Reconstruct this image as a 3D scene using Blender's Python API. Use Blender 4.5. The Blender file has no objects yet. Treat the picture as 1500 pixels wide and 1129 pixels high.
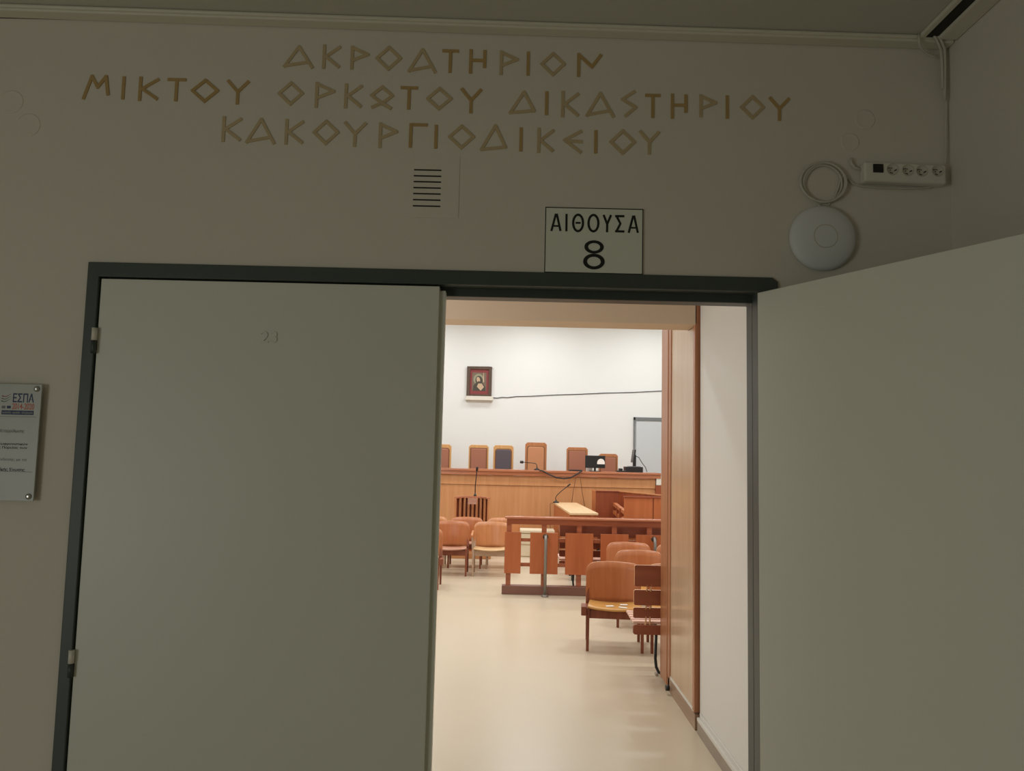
import bpy, bmesh, math, random
from mathutils import Vector, Matrix
random.seed(7)
S = bpy.context.scene
COL = S.collection

# ------------------------------------------------------------------ camera, world, lights, exposure
F, EH = 1127.0, 1.88                      # focal length in pixels of a 1500 wide frame, eye height
ROLL, PIT = 0.023, math.atan(100 / 1127.0)
FW = Vector((0, math.cos(PIT), math.sin(PIT)))
_U0 = Vector((0, -math.sin(PIT), math.cos(PIT))); _R0 = Vector((1, 0, 0))
RC = _R0 * math.cos(ROLL) + _U0 * math.sin(ROLL)
UC = -_R0 * math.sin(ROLL) + _U0 * math.cos(ROLL)
cam_d = bpy.data.cameras.new('camera'); cam = bpy.data.objects.new('camera', cam_d); COL.objects.link(cam)
cam_d.sensor_width = 36.0; cam_d.lens = F / 1500 * 36; cam_d.clip_start = 0.02; cam_d.clip_end = 100
M = Matrix((RC, UC, -FW)).transposed().to_4x4(); M.translation = (0, 0, EH)
cam.matrix_world = M
S.camera = cam

w = bpy.data.worlds.new('world'); S.world = w; w.use_nodes = True
w.node_tree.nodes['Background'].inputs[0].default_value = (1, 1, 1, 1)
w.node_tree.nodes['Background'].inputs[1].default_value = 0.0
S.view_settings.view_transform = 'Standard'
S.view_settings.look = 'None'
S.view_settings.gamma = 1.0
S.view_settings.use_curve_mapping = False
S.view_settings.exposure = 0.0

def area(name, loc, direction, sx, sy, power, col):
    d = bpy.data.lights.new(name, 'AREA'); d.shape = 'RECTANGLE'; d.size = sx; d.size_y = sy
    d.energy = power; d.color = col
    o = bpy.data.objects.new(name, d); COL.objects.link(o); o.location = loc
    o.rotation_euler = Vector(direction).to_track_quat('-Z', 'Y').to_euler()
    return o
# courtroom fluorescent fixtures on the high ceiling
for ly, pw in ((8.6, 46), (11.4, 48), (14.2, 46), (16.9, 28)):
    for lx in (-2.4, 0.45, 3.3):
        area('fluorescent_lamp', (lx, ly, 5.12), (0, 0, -1), 1.3, 0.5, pw, (0.98, 1.0, 1.04))
# added fill light for the vestibule wall and beam, unseen behind the closed leaf
area('entrance_fill', (-2.6, 3.9, 2.2), (0.38, 0.92, 0.0), 0.8, 0.6, 42, (0.98, 1.0, 1.06))
# soft light from the left; the unseen corridor window around it is added
area('corridor_side_light', (-4.3, -1.9, 1.3), (1, 0.65, -0.12), 1.9, 1.7, 36, (0.96, 1.0, 0.955))

# ------------------------------------------------------------------ pixel -> place helpers
def ray(px, py): return FW * F + RC * (px - 750) - UC * (py - 564.5)
def at(px, py, Y):
    d = ray(px, py); return d * (Y / d.y) + Vector((0, 0, EH))
def atz(px, py, Z=0.0):
    d = ray(px, py); return d * ((Z - EH) / d.z) + Vector((0, 0, EH))

# ------------------------------------------------------------------ materials
def lin(c):
    f = lambda v: v / 12.92 if v <= 0.04045 else ((v + 0.055) / 1.055) ** 2.4
    return tuple(f(x / 255) for x in c) + (1,)
def mat(name, rgb, rough=0.6, metal=0.0, var=0.0, scale=6.0, bump=0.0, bscale=60.0, spec=0.5):
    m = bpy.data.materials.new(name); m.use_nodes = True
    nt = m.node_tree; b = nt.nodes['Principled BSDF']
    b.inputs['Base Color'].default_value = lin(rgb); b.inputs['Roughness'].default_value = rough
    b.inputs['Metallic'].default_value = metal; b.inputs['Specular IOR Level'].default_value = spec
    tc = nt.nodes.new('ShaderNodeTexCoord')
    if var > 0:
        n = nt.nodes.new('ShaderNodeTexNoise'); n.inputs['Scale'].default_value = scale; n.inputs['Detail'].default_value = 4
        r = nt.nodes.new('ShaderNodeMapRange'); r.inputs['To Min'].default_value = 1 - var; r.inputs['To Max'].default_value = 1 + var
        mx = nt.nodes.new('ShaderNodeVectorMath'); mx.operation = 'SCALE'; mx.inputs[0].default_value = lin(rgb)[:3]
        nt.links.new(tc.outputs['Object'], n.inputs['Vector']); nt.links.new(n.outputs['Fac'], r.inputs['Value'])
        nt.links.new(r.outputs['Result'], mx.inputs['Scale']); nt.links.new(mx.outputs[0], b.inputs['Base Color'])
    if bump > 0:
        n2 = nt.nodes.new('ShaderNodeTexNoise'); n2.inputs['Scale'].default_value = bscale; n2.inputs['Detail'].default_value = 3
        bp = nt.nodes.new('ShaderNodeBump'); bp.inputs['Strength'].default_value = bump; bp.inputs['Distance'].default_value = 0.01
        nt.links.new(tc.outputs['Object'], n2.inputs['Vector']); nt.links.new(n2.outputs['Fac'], bp.inputs['Height'])
        nt.links.new(bp.outputs['Normal'], b.inputs['Normal'])
    return m
def wood(name, rgb, rgb2, axis='Z', rough=0.4, scale=1.0):
    m = bpy.data.materials.new(name); m.use_nodes = True
    nt = m.node_tree; b = nt.nodes['Principled BSDF']; b.inputs['Roughness'].default_value = rough
    tc = nt.nodes.new('ShaderNodeTexCoord'); mp = nt.nodes.new('ShaderNodeMapping')
    sc = {'X': (0.7, 9, 9), 'Y': (9, 0.7, 9), 'Z': (9, 9, 0.7)}[axis]
    mp.inputs['Scale'].default_value = tuple(s * scale for s in sc)
    n = nt.nodes.new('ShaderNodeTexNoise'); n.inputs['Scale'].default_value = 1.6; n.inputs['Detail'].default_value = 6
    n.inputs['Distortion'].default_value = 0.6
    cr = nt.nodes.new('ShaderNodeValToRGB')
    cr.color_ramp.elements[0].position = 0.3; cr.color_ramp.elements[0].color = lin(rgb2)
    cr.color_ramp.elements[1].position = 0.68; cr.color_ramp.elements[1].color = lin(rgb)
    nt.links.new(tc.outputs['Object'], mp.inputs[0]); nt.links.new(mp.outputs[0], n.inputs['Vector'])
    nt.links.new(n.outputs['Fac'], cr.inputs[0]); nt.links.new(cr.outputs[0], b.inputs['Base Color'])
    return m

M_CORR = mat('corridor_paint', (222, 216, 202), 0.75, var=0.03, scale=1.3, bump=0.05, bscale=90)
M_CORR_R = M_CORR
M_CEIL = mat('ceiling_paint', (205, 203, 190), 0.85)
M_LEAF = mat('door_paint', (222, 223, 210), 0.42, var=0.025, scale=2.0, bump=0.03, bscale=25)
M_FRAME = mat('dark_grey_enamel', (66, 74, 70), 0.45, var=0.06, scale=9, bump=0.05, bscale=50)
M_INNER = mat('vestibule_paint', (226, 222, 214), 0.6, var=0.015, scale=2)
M_HALL = mat('courtroom_paint', (238, 240, 236), 0.8, var=0.012, scale=1.0)
M_BEAM = mat('beam_paint', (214, 190, 162), 0.7)
M_WHITE = mat('white_plastic', (226, 222, 208), 0.45)
M_TRUNK = mat('trunking_paint', (222, 218, 200), 0.5)
M_APW = mat('pale_plastic', (226, 228, 228), 0.5)
M_SOCK = mat('socket_shade', (206, 202, 186), 0.5)
M_BLACK = mat('black_plastic', (22, 22, 22), 0.4)
M_INK = mat('black_ink', (20, 22, 20), 0.6)
M_GOLD = mat('aged_gold_letter', (198, 177, 138), 0.5, var=0.12, scale=14)
M_GOLD_D = mat('dull_bronze_letter', (184, 154, 100), 0.5, var=0.12, scale=14)
M_DARKGAP = mat('dark_gap', (40, 38, 32), 0.8)
M_SIGN = mat('sign_card', (228, 231, 216), 0.5)
M_ACRYL = mat('notice_white', (184, 187, 180), 0.35)
M_NAVY = mat('navy_print', (32, 48, 92), 0.5)
M_ORNG = mat('orange_print', (206, 108, 78), 0.5)
M_RED = mat('red_print', (160, 70, 70), 0.5)
M_GREEN = mat('green_print', (60, 110, 80), 0.5)
M_GREY = mat('grey_print', (120, 120, 118), 0.5)
M_STEEL = mat('steel', (190, 190, 186), 0.3, metal=1.0)
M_PIPE = mat('pipe_grey', (140, 134, 126), 0.4, metal=0.5)
M_BENCHW = wood('bench_wood', (206, 148, 98), (196, 136, 86), 'Z', 0.45)
M_BENCHT = wood('bench_top_wood', (188, 120, 84), (168, 102, 68), 'X', 0.2)
M_MAHOG = wood('barrier_wood', (186, 104, 60), (172, 90, 48), 'Z', 0.38)
M_RAILW = wood('rail_wood', (172, 100, 70), (150, 82, 56), 'X', 0.18)
M_PLINTH = mat('plinth_brown', (126, 86, 72), 0.45, var=0.12, scale=4)
M_CHBACK = wood('chair_plywood', (194, 122, 76), (180, 106, 62), 'Z', 0.32)
M_CHLITE = wood('chair_plywood_light', (208, 142, 92), (190, 122, 74), 'Z', 0.32)
M_CHEDGE = mat('plywood_edge', (222, 176, 128), 0.4)
M_CHSEAT = wood('chair_seat_wood', (216, 164, 92), (200, 142, 70), 'X', 0.3)
M_CHSEATP = wood('chair_seat_worn', (204, 156, 132), (184, 132, 108), 'X', 0.3)
M_CHLEG = wood('chair_leg_wood', (140, 76, 48), (116, 58, 36), 'Z', 0.4)
M_CHLEGP = mat('chair_leg_pale', (180, 150, 124), 0.45)
M_BOARD = wood('slat_board_wood', (160, 92, 66), (142, 78, 54), 'X', 0.35)
M_SLAT = wood('seat_slat_wood', (240, 202, 180), (228, 184, 162), 'X', 0.3)
M_PANEL = wood('panel_veneer', (200, 170, 140), (190, 160, 128), 'Z', 0.2)
M_POST = wood('post_wood', (176, 118, 80), (158, 100, 64), 'Z', 0.35)
M_BASEW = wood('base_board_wood', (164, 134, 108), (146, 116, 92), 'Y', 0.4)
M_BACKING = wood('stand_backing_wood', (142, 74, 46), (122, 60, 36), 'Z', 0.5)
M_CHSEATL = wood('chair_seat_pale', (224, 188, 140), (212, 172, 122), 'X', 0.3)
M_CAP = wood('rail_gleam_wood', (194, 128, 96), (176, 108, 78), 'X', 0.14)  # paler than the rail wood: gleam on the rail tops put into the colour
M_TABLE = wood('table_top_wood', (236, 204, 160), (226, 190, 142), 'Y', 0.35)
M_TABSIDE = wood('table_side_wood', (188, 108, 62), (168, 90, 48), 'Z', 0.4)
M_DESKD = wood('desk_dark_wood', (156, 80, 46), (136, 64, 34), 'Z', 0.4)
M_DESKL = wood('desk_wood', (196, 116, 66), (178, 100, 52), 'Z', 0.4)
M_CREAM = mat('cream_laminate', (232, 220, 190), 0.4)
M_PLUM = mat('plum_leather', (92, 82, 88), 0.45)
M_RUSSET = mat('russet_leather', (172, 112, 86), 0.45)
M_TAN = mat('tan_leather', (204, 142, 98), 0.45)
M_FRAMEW = wood('chair_frame_wood', (226, 176, 112), (208, 154, 92), 'Z', 0.4)
M_FRAMED = wood('chair_frame_brown', (196, 132, 84), (176, 112, 66), 'Z', 0.4)
M_PIPING = mat('cushion_piping', (140, 92, 54), 0.5)
M_ICONF = wood('picture_frame_wood', (92, 70, 52), (74, 54, 40), 'Z', 0.4)
M_ICONR = mat('red_mount', (136, 54, 52), 0.5)
M_ICONB = mat('painting_ground', (116, 100, 82), 0.5, var=0.12, scale=9)
M_SKIN = mat('painting_skin', (200, 172, 140), 0.5)
M_HAIR = mat('painting_hair', (66, 60, 48), 0.5)
M_HALO = mat('painting_halo', (150, 150, 122), 0.5)
M_MARBLE = mat('skirting_stone', (150, 134, 118), 0.4, var=0.14, scale=7)
M_LINER = mat('skirting_cap', (216, 212, 202), 0.45)
M_DOORG = mat('far_door_grey', (206, 212, 214), 0.4)
M_DFRM = mat('far_door_frame', (118, 122, 122), 0.45)
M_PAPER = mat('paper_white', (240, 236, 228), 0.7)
M_CABLE = mat('cable_white', (206, 202, 186), 0.5)
M_CABLEB = mat('cable_black', (40, 36, 36), 0.5)
M_CABLEW = mat('cable_brown', (110, 66, 40), 0.5)
M_MIC = mat('microphone_black', (26, 24, 24), 0.45)

# floor: vinyl, softly glossy, faint broad mottling and a few scuffs
M_FLOOR = bpy.data.materials.new('vinyl_floor'); M_FLOOR.use_nodes = True
def _floor():
    nt = M_FLOOR.node_tree; b = nt.nodes['Principled BSDF']
    tc = nt.nodes.new('ShaderNodeTexCoord')
    n = nt.nodes.new('ShaderNodeTexNoise'); n.inputs['Scale'].default_value = 0.9; n.inputs['Detail'].default_value = 5
    cr = nt.nodes.new('ShaderNodeValToRGB')
    cr.color_ramp.elements[0].position = 0.2; cr.color_ramp.elements[0].color = lin((211, 195, 168))
    cr.color_ramp.elements[1].position = 0.8; cr.color_ramp.elements[1].color = lin((216, 201, 174))
    nt.links.new(tc.outputs['Object'], n.inputs['Vector']); nt.links.new(n.outputs['Fac'], cr.inputs[0])
    nt.links.new(cr.outputs[0], b.inputs['Base Color'])
    b.inputs['Roughness'].default_value = 0.28
_floor()

# ------------------------------------------------------------------ mesh builder
class MB:
    def __init__(s): s.v = []; s.f = []; s.mi = []; s.sm = []
    def add(s, vs, fs, mi=0, smooth=False):
        o = len(s.v); s.v += [Vector(p) for p in vs]
        for f in fs: s.f.append([i + o for i in f]); s.mi.append(mi); s.sm.append(smooth)
        return s
    def box(s, x0, x1, y0, y1, z0, z1, mi=0):
        vs = [(x, y, z) for z in (z0, z1) for y in (y0, y1) for x in (x0, x1)]
        return s.add(vs, [(0, 2, 3, 1), (4, 5, 7, 6), (0, 1, 5, 4), (2, 6, 7, 3), (0, 4, 6, 2), (1, 3, 7, 5)], mi)
    def hexa(s, b4, t4, mi=0):           # two matching quads (counter-clockwise from above), bottom and top
        return s.add(list(b4) + list(t4), [(3, 2, 1, 0), (4, 5, 6, 7), (0, 1, 5, 4), (1, 2, 6, 5), (2, 3, 7, 6), (3, 0, 4, 7)], mi)
    def prism(s, pts, y0, y1, mi=0, rim=None):      # outline in x,z, swept along y
        n = len(pts); vs = [(x, y0, z) for x, z in pts] + [(x, y1, z) for x, z in pts]
        s.add(vs, [list(range(n)), list(range(2 * n - 1, n - 1, -1))], mi)
        return s.add(vs, [(i, (i + 1) % n, n + (i + 1) % n, n + i)[::-1] for i in range(n)], mi if rim is None else rim)
    def zprism(s, pts, z0, z1, mi=0):
        n = len(pts); vs = [(x, y, z0) for x, y in pts] + [(x, y, z1) for x, y in pts]
        return s.add(vs, [list(range(n))[::-1], list(range(n, 2 * n))] + [(i, (i + 1) % n, n + (i + 1) % n, n + i) for i in range(n)], mi)
    def bar(s, p, q, wx, wy, wx2=None, wy2=None, mi=0):   # upright tapered square post
        p, q = Vector(p), Vector(q); wx2 = wx if wx2 is None else wx2; wy2 = wy if wy2 is None else wy2
        c = lambda o, a, b: [o + Vector((sx * a / 2, sy * b / 2, 0)) for sx, sy in ((-1, -1), (1, -1), (1, 1), (-1, 1))]
        return s.hexa(c(p, wx, wy), c(q, wx2, wy2), mi)
    def tube(s, path, r, n=8, mi=0, closed=False, taper=None):
        path = [Vector(p) for p in path]; k = len(path); vs = []; fs = []; prev = None
        for i, p in enumerate(path):
            a = path[(i - 1) % k] if (closed or i > 0) else path[i]
            b = path[(i + 1) % k] if (closed or i < k - 1) else path[i]
            t = (b - a).normalized()
            if prev is None:
                u = t.cross(Vector((0, 0, 1)))
                if u.length < 1e-3: u = t.cross(Vector((1, 0, 0)))
            else: u = prev - t * prev.dot(t)
            u.normalize(); prev = u; v = t.cross(u)
            rr = r if taper is None else r + (taper - r) * i / (k - 1)
            vs += [p + (u * math.cos(2 * math.pi * j / n) + v * math.sin(2 * math.pi * j / n)) * rr for j in range(n)]
        m = k if closed else k - 1
        for i in range(m):
            for j in range(n):
                a = i * n + j; b = i * n + (j + 1) % n; c = ((i + 1) % k) * n + (j + 1) % n; d = ((i + 1) % k) * n + j
                fs.append((a, b, c, d))
        s.add(vs, fs, mi, True)
        if not closed:
            s.add(vs[:n], [list(range(n))[::-1]], mi); s.add(vs[-n:], [list(range(n))], mi)
        return s
    def lathe(s, prof, c, axis='Z', n=32, mi=0):      # prof: (radius, height); axis Z up or Y towards the viewer (-y)
        vs = []; fs = []
        for r, h in prof:
            for j in range(n):
                a = 2 * math.pi * j / n
                if axis == 'Z': vs.append(Vector(c) + Vector((r * math.cos(a), r * math.sin(a), h)))
                else: vs.append(Vector(c) + Vector((r * math.cos(a), -h, r * math.sin(a))))
        for i in range(len(prof) - 1):
            for j in range(n):
                fs.append((i * n + j, i * n + (j + 1) % n, (i + 1) * n + (j + 1) % n, (i + 1) * n + j))
        s.add(vs, fs, mi, True)
        s.add(vs[-n:], [list(range(n))], mi); s.add(vs[:n], [list(range(n))[::-1]], mi)
        return s
    def rot(s, ang, c, axis='Z'):
        R = Matrix.Rotation(ang, 3, axis); c = Vector(c)
        s.v = [c + R @ (p - c) for p in s.v]; return s
    def build(s, name, mats, parent=None, bevel=0.0, origin=None, seg=2):
        off = Vector((0, 0, 0)); p = parent
        while p is not None: off += Vector(p.location); p = p.parent
        loc = Vector((0, 0, 0))
        if origin is not None: loc = Vector(origin) - off
        me = bpy.data.meshes.new(name)
        me.from_pydata([tuple(q - off - loc) for q in s.v], [], s.f)
        if not isinstance(mats, (list, tuple)): mats = [mats]
        for m in mats: me.materials.append(m)
        for poly, mi, sm in zip(me.polygons, s.mi, s.sm): poly.material_index = mi; poly.use_smooth = sm
        bm = bmesh.new(); bm.from_mesh(me)
        bmesh.ops.remove_doubles(bm, verts=bm.verts, dist=1e-6)
        bmesh.ops.recalc_face_normals(bm, faces=bm.faces); bm.to_mesh(me); bm.free()
        o = bpy.data.objects.new(name, me); COL.objects.link(o); o.location = loc
        if parent is not None: o.parent = parent
        if bevel > 0:
            b = o.modifiers.new('bevel', 'BEVEL'); b.width = bevel; b.segments = seg; b.limit_method = 'ANGLE'; b.angle_limit = math.radians(40)
        return o
def B(*a, **k): return MB().box(*a, **k)

def tag(o, label=None, cat=None, group=None, kind=None):
    if label: o['label'] = label
    if cat: o['category'] = cat
    if group: o['group'] = group
    if kind: o['kind'] = kind
    return o
def thing(name, loc, label, cat, group=None, kind=None):
    o = bpy.data.objects.new(name, None); COL.objects.link(o); o.location = loc; o.empty_display_size = 0.1
    return tag(o, label, cat, group, kind)
def copy_tree(o, parent=None):
    c = o.copy(); COL.objects.link(c); c.parent = parent
    for ch in [x for x in S.objects if x.parent is o]: copy_tree(ch, c)
    return c
def text_part(name, txt, x0, x1, z0, z1, y, m, parent, depth=0.0012, bold=0.0):
    cu = bpy.data.curves.new(name, 'FONT'); cu.body = txt; cu.size = 1; cu.extrude = 0.02; cu.offset = bold
    cu.resolution_u = 6
    t = bpy.data.objects.new('text_source', cu); COL.objects.link(t)
    bpy.context.view_layer.update()
    ev = t.evaluated_get(bpy.context.evaluated_depsgraph_get()); src = bpy.data.meshes.new_from_object(ev)
    vs = [v.co.copy() for v in src.vertices]; fs = [list(p.vertices) for p in src.polygons]
    bpy.data.objects.remove(t); bpy.data.curves.remove(cu); bpy.data.meshes.remove(src)
    ax, bx = min(v.x for v in vs), max(v.x for v in vs); ay, by = min(v.y for v in vs), max(v.y for v in vs)
    mb = MB()
    mb.add([(x0 + (v.x - ax) / (bx - ax) * (x1 - x0), y - depth * (v.z + 0.02) / 0.04, z0 + (v.y - ay) / (by - ay) * (z1 - z0)) for v in vs], fs)
    return mb.build(name, m, parent)
def rrect(x0, x1, z0, z1, r, n=5, corners=(1, 1, 1, 1)):   # rounded rectangle outline, corners: bl br tr tl
    pts = []
    for (cx, cz, a0), on in zip(((x0 + r, z0 + r, math.pi), (x1 - r, z0 + r, 1.5 * math.pi), (x1 - r, z1 - r, 0), (x0 + r, z1 - r, .5 * math.pi)), corners):
        if on: pts += [(cx + r * math.cos(a0 + i * math.pi / 2 / n), cz + r * math.sin(a0 + i * math.pi / 2 / n)) for i in range(n + 1)]
        else: pts.append((cx + (r if math.cos(a0 + .7) > 0 else -r), cz + (r if math.sin(a0 + .7) > 0 else -r)))
    return pts

# ------------------------------------------------------------------ the setting: corridor
D = 2.70                                   # corridor face of the door wall
zt0 = at(750, 52.5, D).z                   # underside of the trunking on the door wall
CZ = at(750, 30, D - .066).z + .002        # corridor ceiling
CSL = (at(40, 24, D).z - at(1300, 67, D).z) / (at(40, 24, D).x - at(1300, 67, D).x)   # the ceiling dips slightly
CRX = 1.566                                # corridor right wall
WL = lambda px, py, Y=D: at(px, py, Y)
fx0, fx1 = WL(132, 380).x, 0.937           # outer edges of the steel frame
ftop = WL(640, 396).z
gap = 0.052
ix0 = WL(148, 400).x; ix1 = 0.8635; itop = ftop - gap
leaf_split = WL(632, 800).x
struct = lambda name, mb, m, label, bevel=0.0: tag(mb.build(name, m, bevel=bevel), label, 'structure', kind='structure')
floor = struct('floor', B(-6, 6.2, -4.2, 18.4, -0.1, 0), M_FLOOR, 'beige vinyl floor running through the doorway into the courtroom')
WT = 0.11
mb = B(-4.4, fx0 + .01, D, D + WT, 0, CZ).box(fx1 - .01, CRX + 0.1, D, D + WT, 0, CZ).box(fx0 + .01, fx1 - .01, D, D + WT, ftop - .01, CZ)
struct('wall_front', mb, M_CORR, 'cream painted corridor wall around the double door')
struct('wall_right', B(CRX, CRX + .12, -4.1, D, 0, CZ), M_CORR_R, 'cream corridor side wall at the right of the open door')
struct('wall_back', B(-4.4, CRX + .12, -4.2, -4.1, 0, CZ), M_CORR, 'cream corridor wall behind the viewer')
mb = B(-4.52, -4.4, -4.2, -2.9, 0, CZ).box(-4.52, -4.4, -.9, D + WT, 0, CZ).box(-4.52, -4.4, -2.9, -.9, 0, .4).box(-4.52, -4.4, -2.9, -.9, 2.2, CZ)
struct('wall_left', mb, M_CORR, 'cream corridor end wall with an added window')
wn = thing('window_1', (-4.46, -1.9, .4), 'added unseen window at the left end of the corridor', 'window', kind='structure')  # unseen, put in as a setting for the corridor light
mb = MB()
for a in (-2.9, -1.93, -.96): mb.box(-4.5, -4.42, a, a + .06, .4, 2.2)
for a in (.4, 2.14): mb.box(-4.5, -4.42, -2.9, -.9, a, a + .06)
mb.build('window_frame', M_WHITE, wn)
cq = [(-4.5, -4.2), (CRX + .12, -4.2), (CRX + .12, D + WT), (-4.5, D + WT)]
struct('ceiling', MB().hexa([(x, y, CZ + CSL * x) for x, y in cq], [(x, y, CZ + .12 + CSL * x) for x, y in cq]), M_CEIL, 'grey white corridor ceiling')

# steel door frame
mb = MB()
yf, yb = D - .012, D + WT + .01
mb.prism([(fx0, 0), (ix0, 0), (ix0, itop), (ix1, itop), (ix1, 0), (fx1, 0), (fx1 - .0, ftop - .015), (fx1 - .02, ftop), (fx0, ftop)][::-1], yf, D + .052)
# stop section behind the leaves
st = .030
mb.prism([(fx0 + .01, 0), (ix0 + st, 0), (ix0 + st, itop - st), (ix1 - .0004, itop - st), (ix1 - .0004, 0), (fx1 - .01, 0), (fx1 - .01, ftop - .01), (fx0 + .01, ftop - .01)][::-1], D + .052, yb)
struct('trim_1', mb, M_FRAME, 'dark grey painted steel frame around the double doorway', bevel=.003)

# closed left leaf
dl = thing('door_1', ((ix0 + leaf_split) / 2, D, 0), 'closed pale grey left door leaf with raised number 23', 'door', kind='structure')
lt = itop - .006
mb = B(ix0 + .005, leaf_split, D - .004, D + .042, .008, lt)
mb.box(leaf_split - .002, leaf_split + .021, D + .012, D + .05, .008, lt - .012)
mb.build('door_leaf', M_LEAF, dl, bevel=.002)
a, b2 = WL(382, 502), WL(407, 486)
text_part('door_number', '23', a.x, b2.x, a.z, b2.z, D - .004, M_LEAF, dl, depth=.004)
for py in (498, 968):
    p = WL(140 if py < 600 else 105, py - 8)
    h = MB().tube([(ix0 + .0, D - .014, p.z - .022), (ix0, D - .014, p.z + .022)], .0095, 12)
    h.build('hinge_pin', M_WHITE, dl)
    MB().tube([(ix0, D - .014, p.z - .068), (ix0, D - .014, p.z - .024)], .0085, 12).build('hinge_knuckle', M_FRAME, dl)

# open right leaf, swung out towards the corridor
dr = thing('door_2', (ix1, D, 0), 'open pale grey right door leaf swung into the corridor', 'door', kind='structure')
lw = ix1 - leaf_split - .004
far = at(1500, 330, 1.905); d2 = Vector((far.x - ix1, far.y - (D - .03), 0)).normalized()
n2 = Vector((d2.y, -d2.x, 0))
if n2.y > 0: n2 = -n2
# n2 points towards the camera side; leaf thickness lies behind the visible face
hp = Vector((ix1 - .002, D - .016, 0)); back = -n2 * .042
q = [hp, hp + d2 * lw, hp + d2 * lw + back, hp + back]
z0v, z1v = Vector((0, 0, .008)), Vector((0, 0, lt))
mb = MB().hexa([p + z0v for p in q], [p + z1v for p in q])
mb.build('door_leaf', M_LEAF, dr, bevel=.002)
hk = hp + d2 * (lw - .07) + n2 * .002
for sgn in (1, -1):
    c = hk + (n2 if sgn > 0 else -n2) * (.0 if sgn > 0 else .046)
    mb = MB().tube([c + Vector((0, 0, 1.04)), c + (n2 * sgn) * .05 + Vector((0, 0, 1.04)), c + (n2 * sgn) * .05 - d2 * .1 + Vector((0, 0, 1.04))], .009, 10)
    mb.build('door_handle', M_STEEL, dr)

# ------------------------------------------------------------------ gold letters
A_ = [((.03, .02), (.5, .98)), ((.5, .98), (.98, .0)), ((.05, .05), (.82, .24))]
DL = [((.03, .03), (.56, .97)), ((.56, .97), (.97, .14)), ((.97, .14), (.03, .03))]
K_ = [((.06, 0), (.06, 1)), ((.1, .46), (.97, .93)), ((.1, .54), (.95, .06))]
R_ = [((.06, 0), (.06, 1)), ((.06, .96), (.96, .66)), ((.96, .66), (.06, .36))]
O_ = [((.5, .98), (.97, .52)), ((.97, .52), (.5, .03)), ((.5, .03), (.03, .5)), ((.03, .5), (.5, .98))]
T_ = [((0, .95), (1, .95)), ((.5, 0), (.5, .95))]
H_ = [((.08, 0), (.08, 1)), ((.93, .27), (.93, .98)), ((.08, .55), (.93, .55))]
I_ = [((.5, 0), (.5, 1))]
N_ = [((.05, 0), (.05, .98)), ((.05, .95), (.62, .42)), ((.62, .42), (.98, .95))]
M_ = [((.03, 0), (.3, .98)), ((.3, .98), (.55, .5)), ((.55, .5), (.85, .98)), ((.85, .98), (.97, .2))]
Y_ = [((.5, 0), (.5, .52)), ((.5, .5), (.03, .97)), ((.5, .5), (.97, .95))]
SG = [((.86, .97), (.08, .66)), ((.08, .66), (.95, .36)), ((.95, .36), (.3, .02))]
OM = [((.5, .98), (.97, .6)), ((.97, .6), (.5, .22)), ((.03, .6), (.5, .98)), ((.03, .6), (.55, .22)), ((.5, .26), (.9, .03)), ((.5, .26), (.08, .06))]
G_ = [((.08, 0), (.08, 1)), ((.08, .95), (1, .95))]
E_ = [((.05, .56), (.95, .97)), ((.05, .56), (.92, .03)), ((.1, .52), (.97, .5))]
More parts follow.
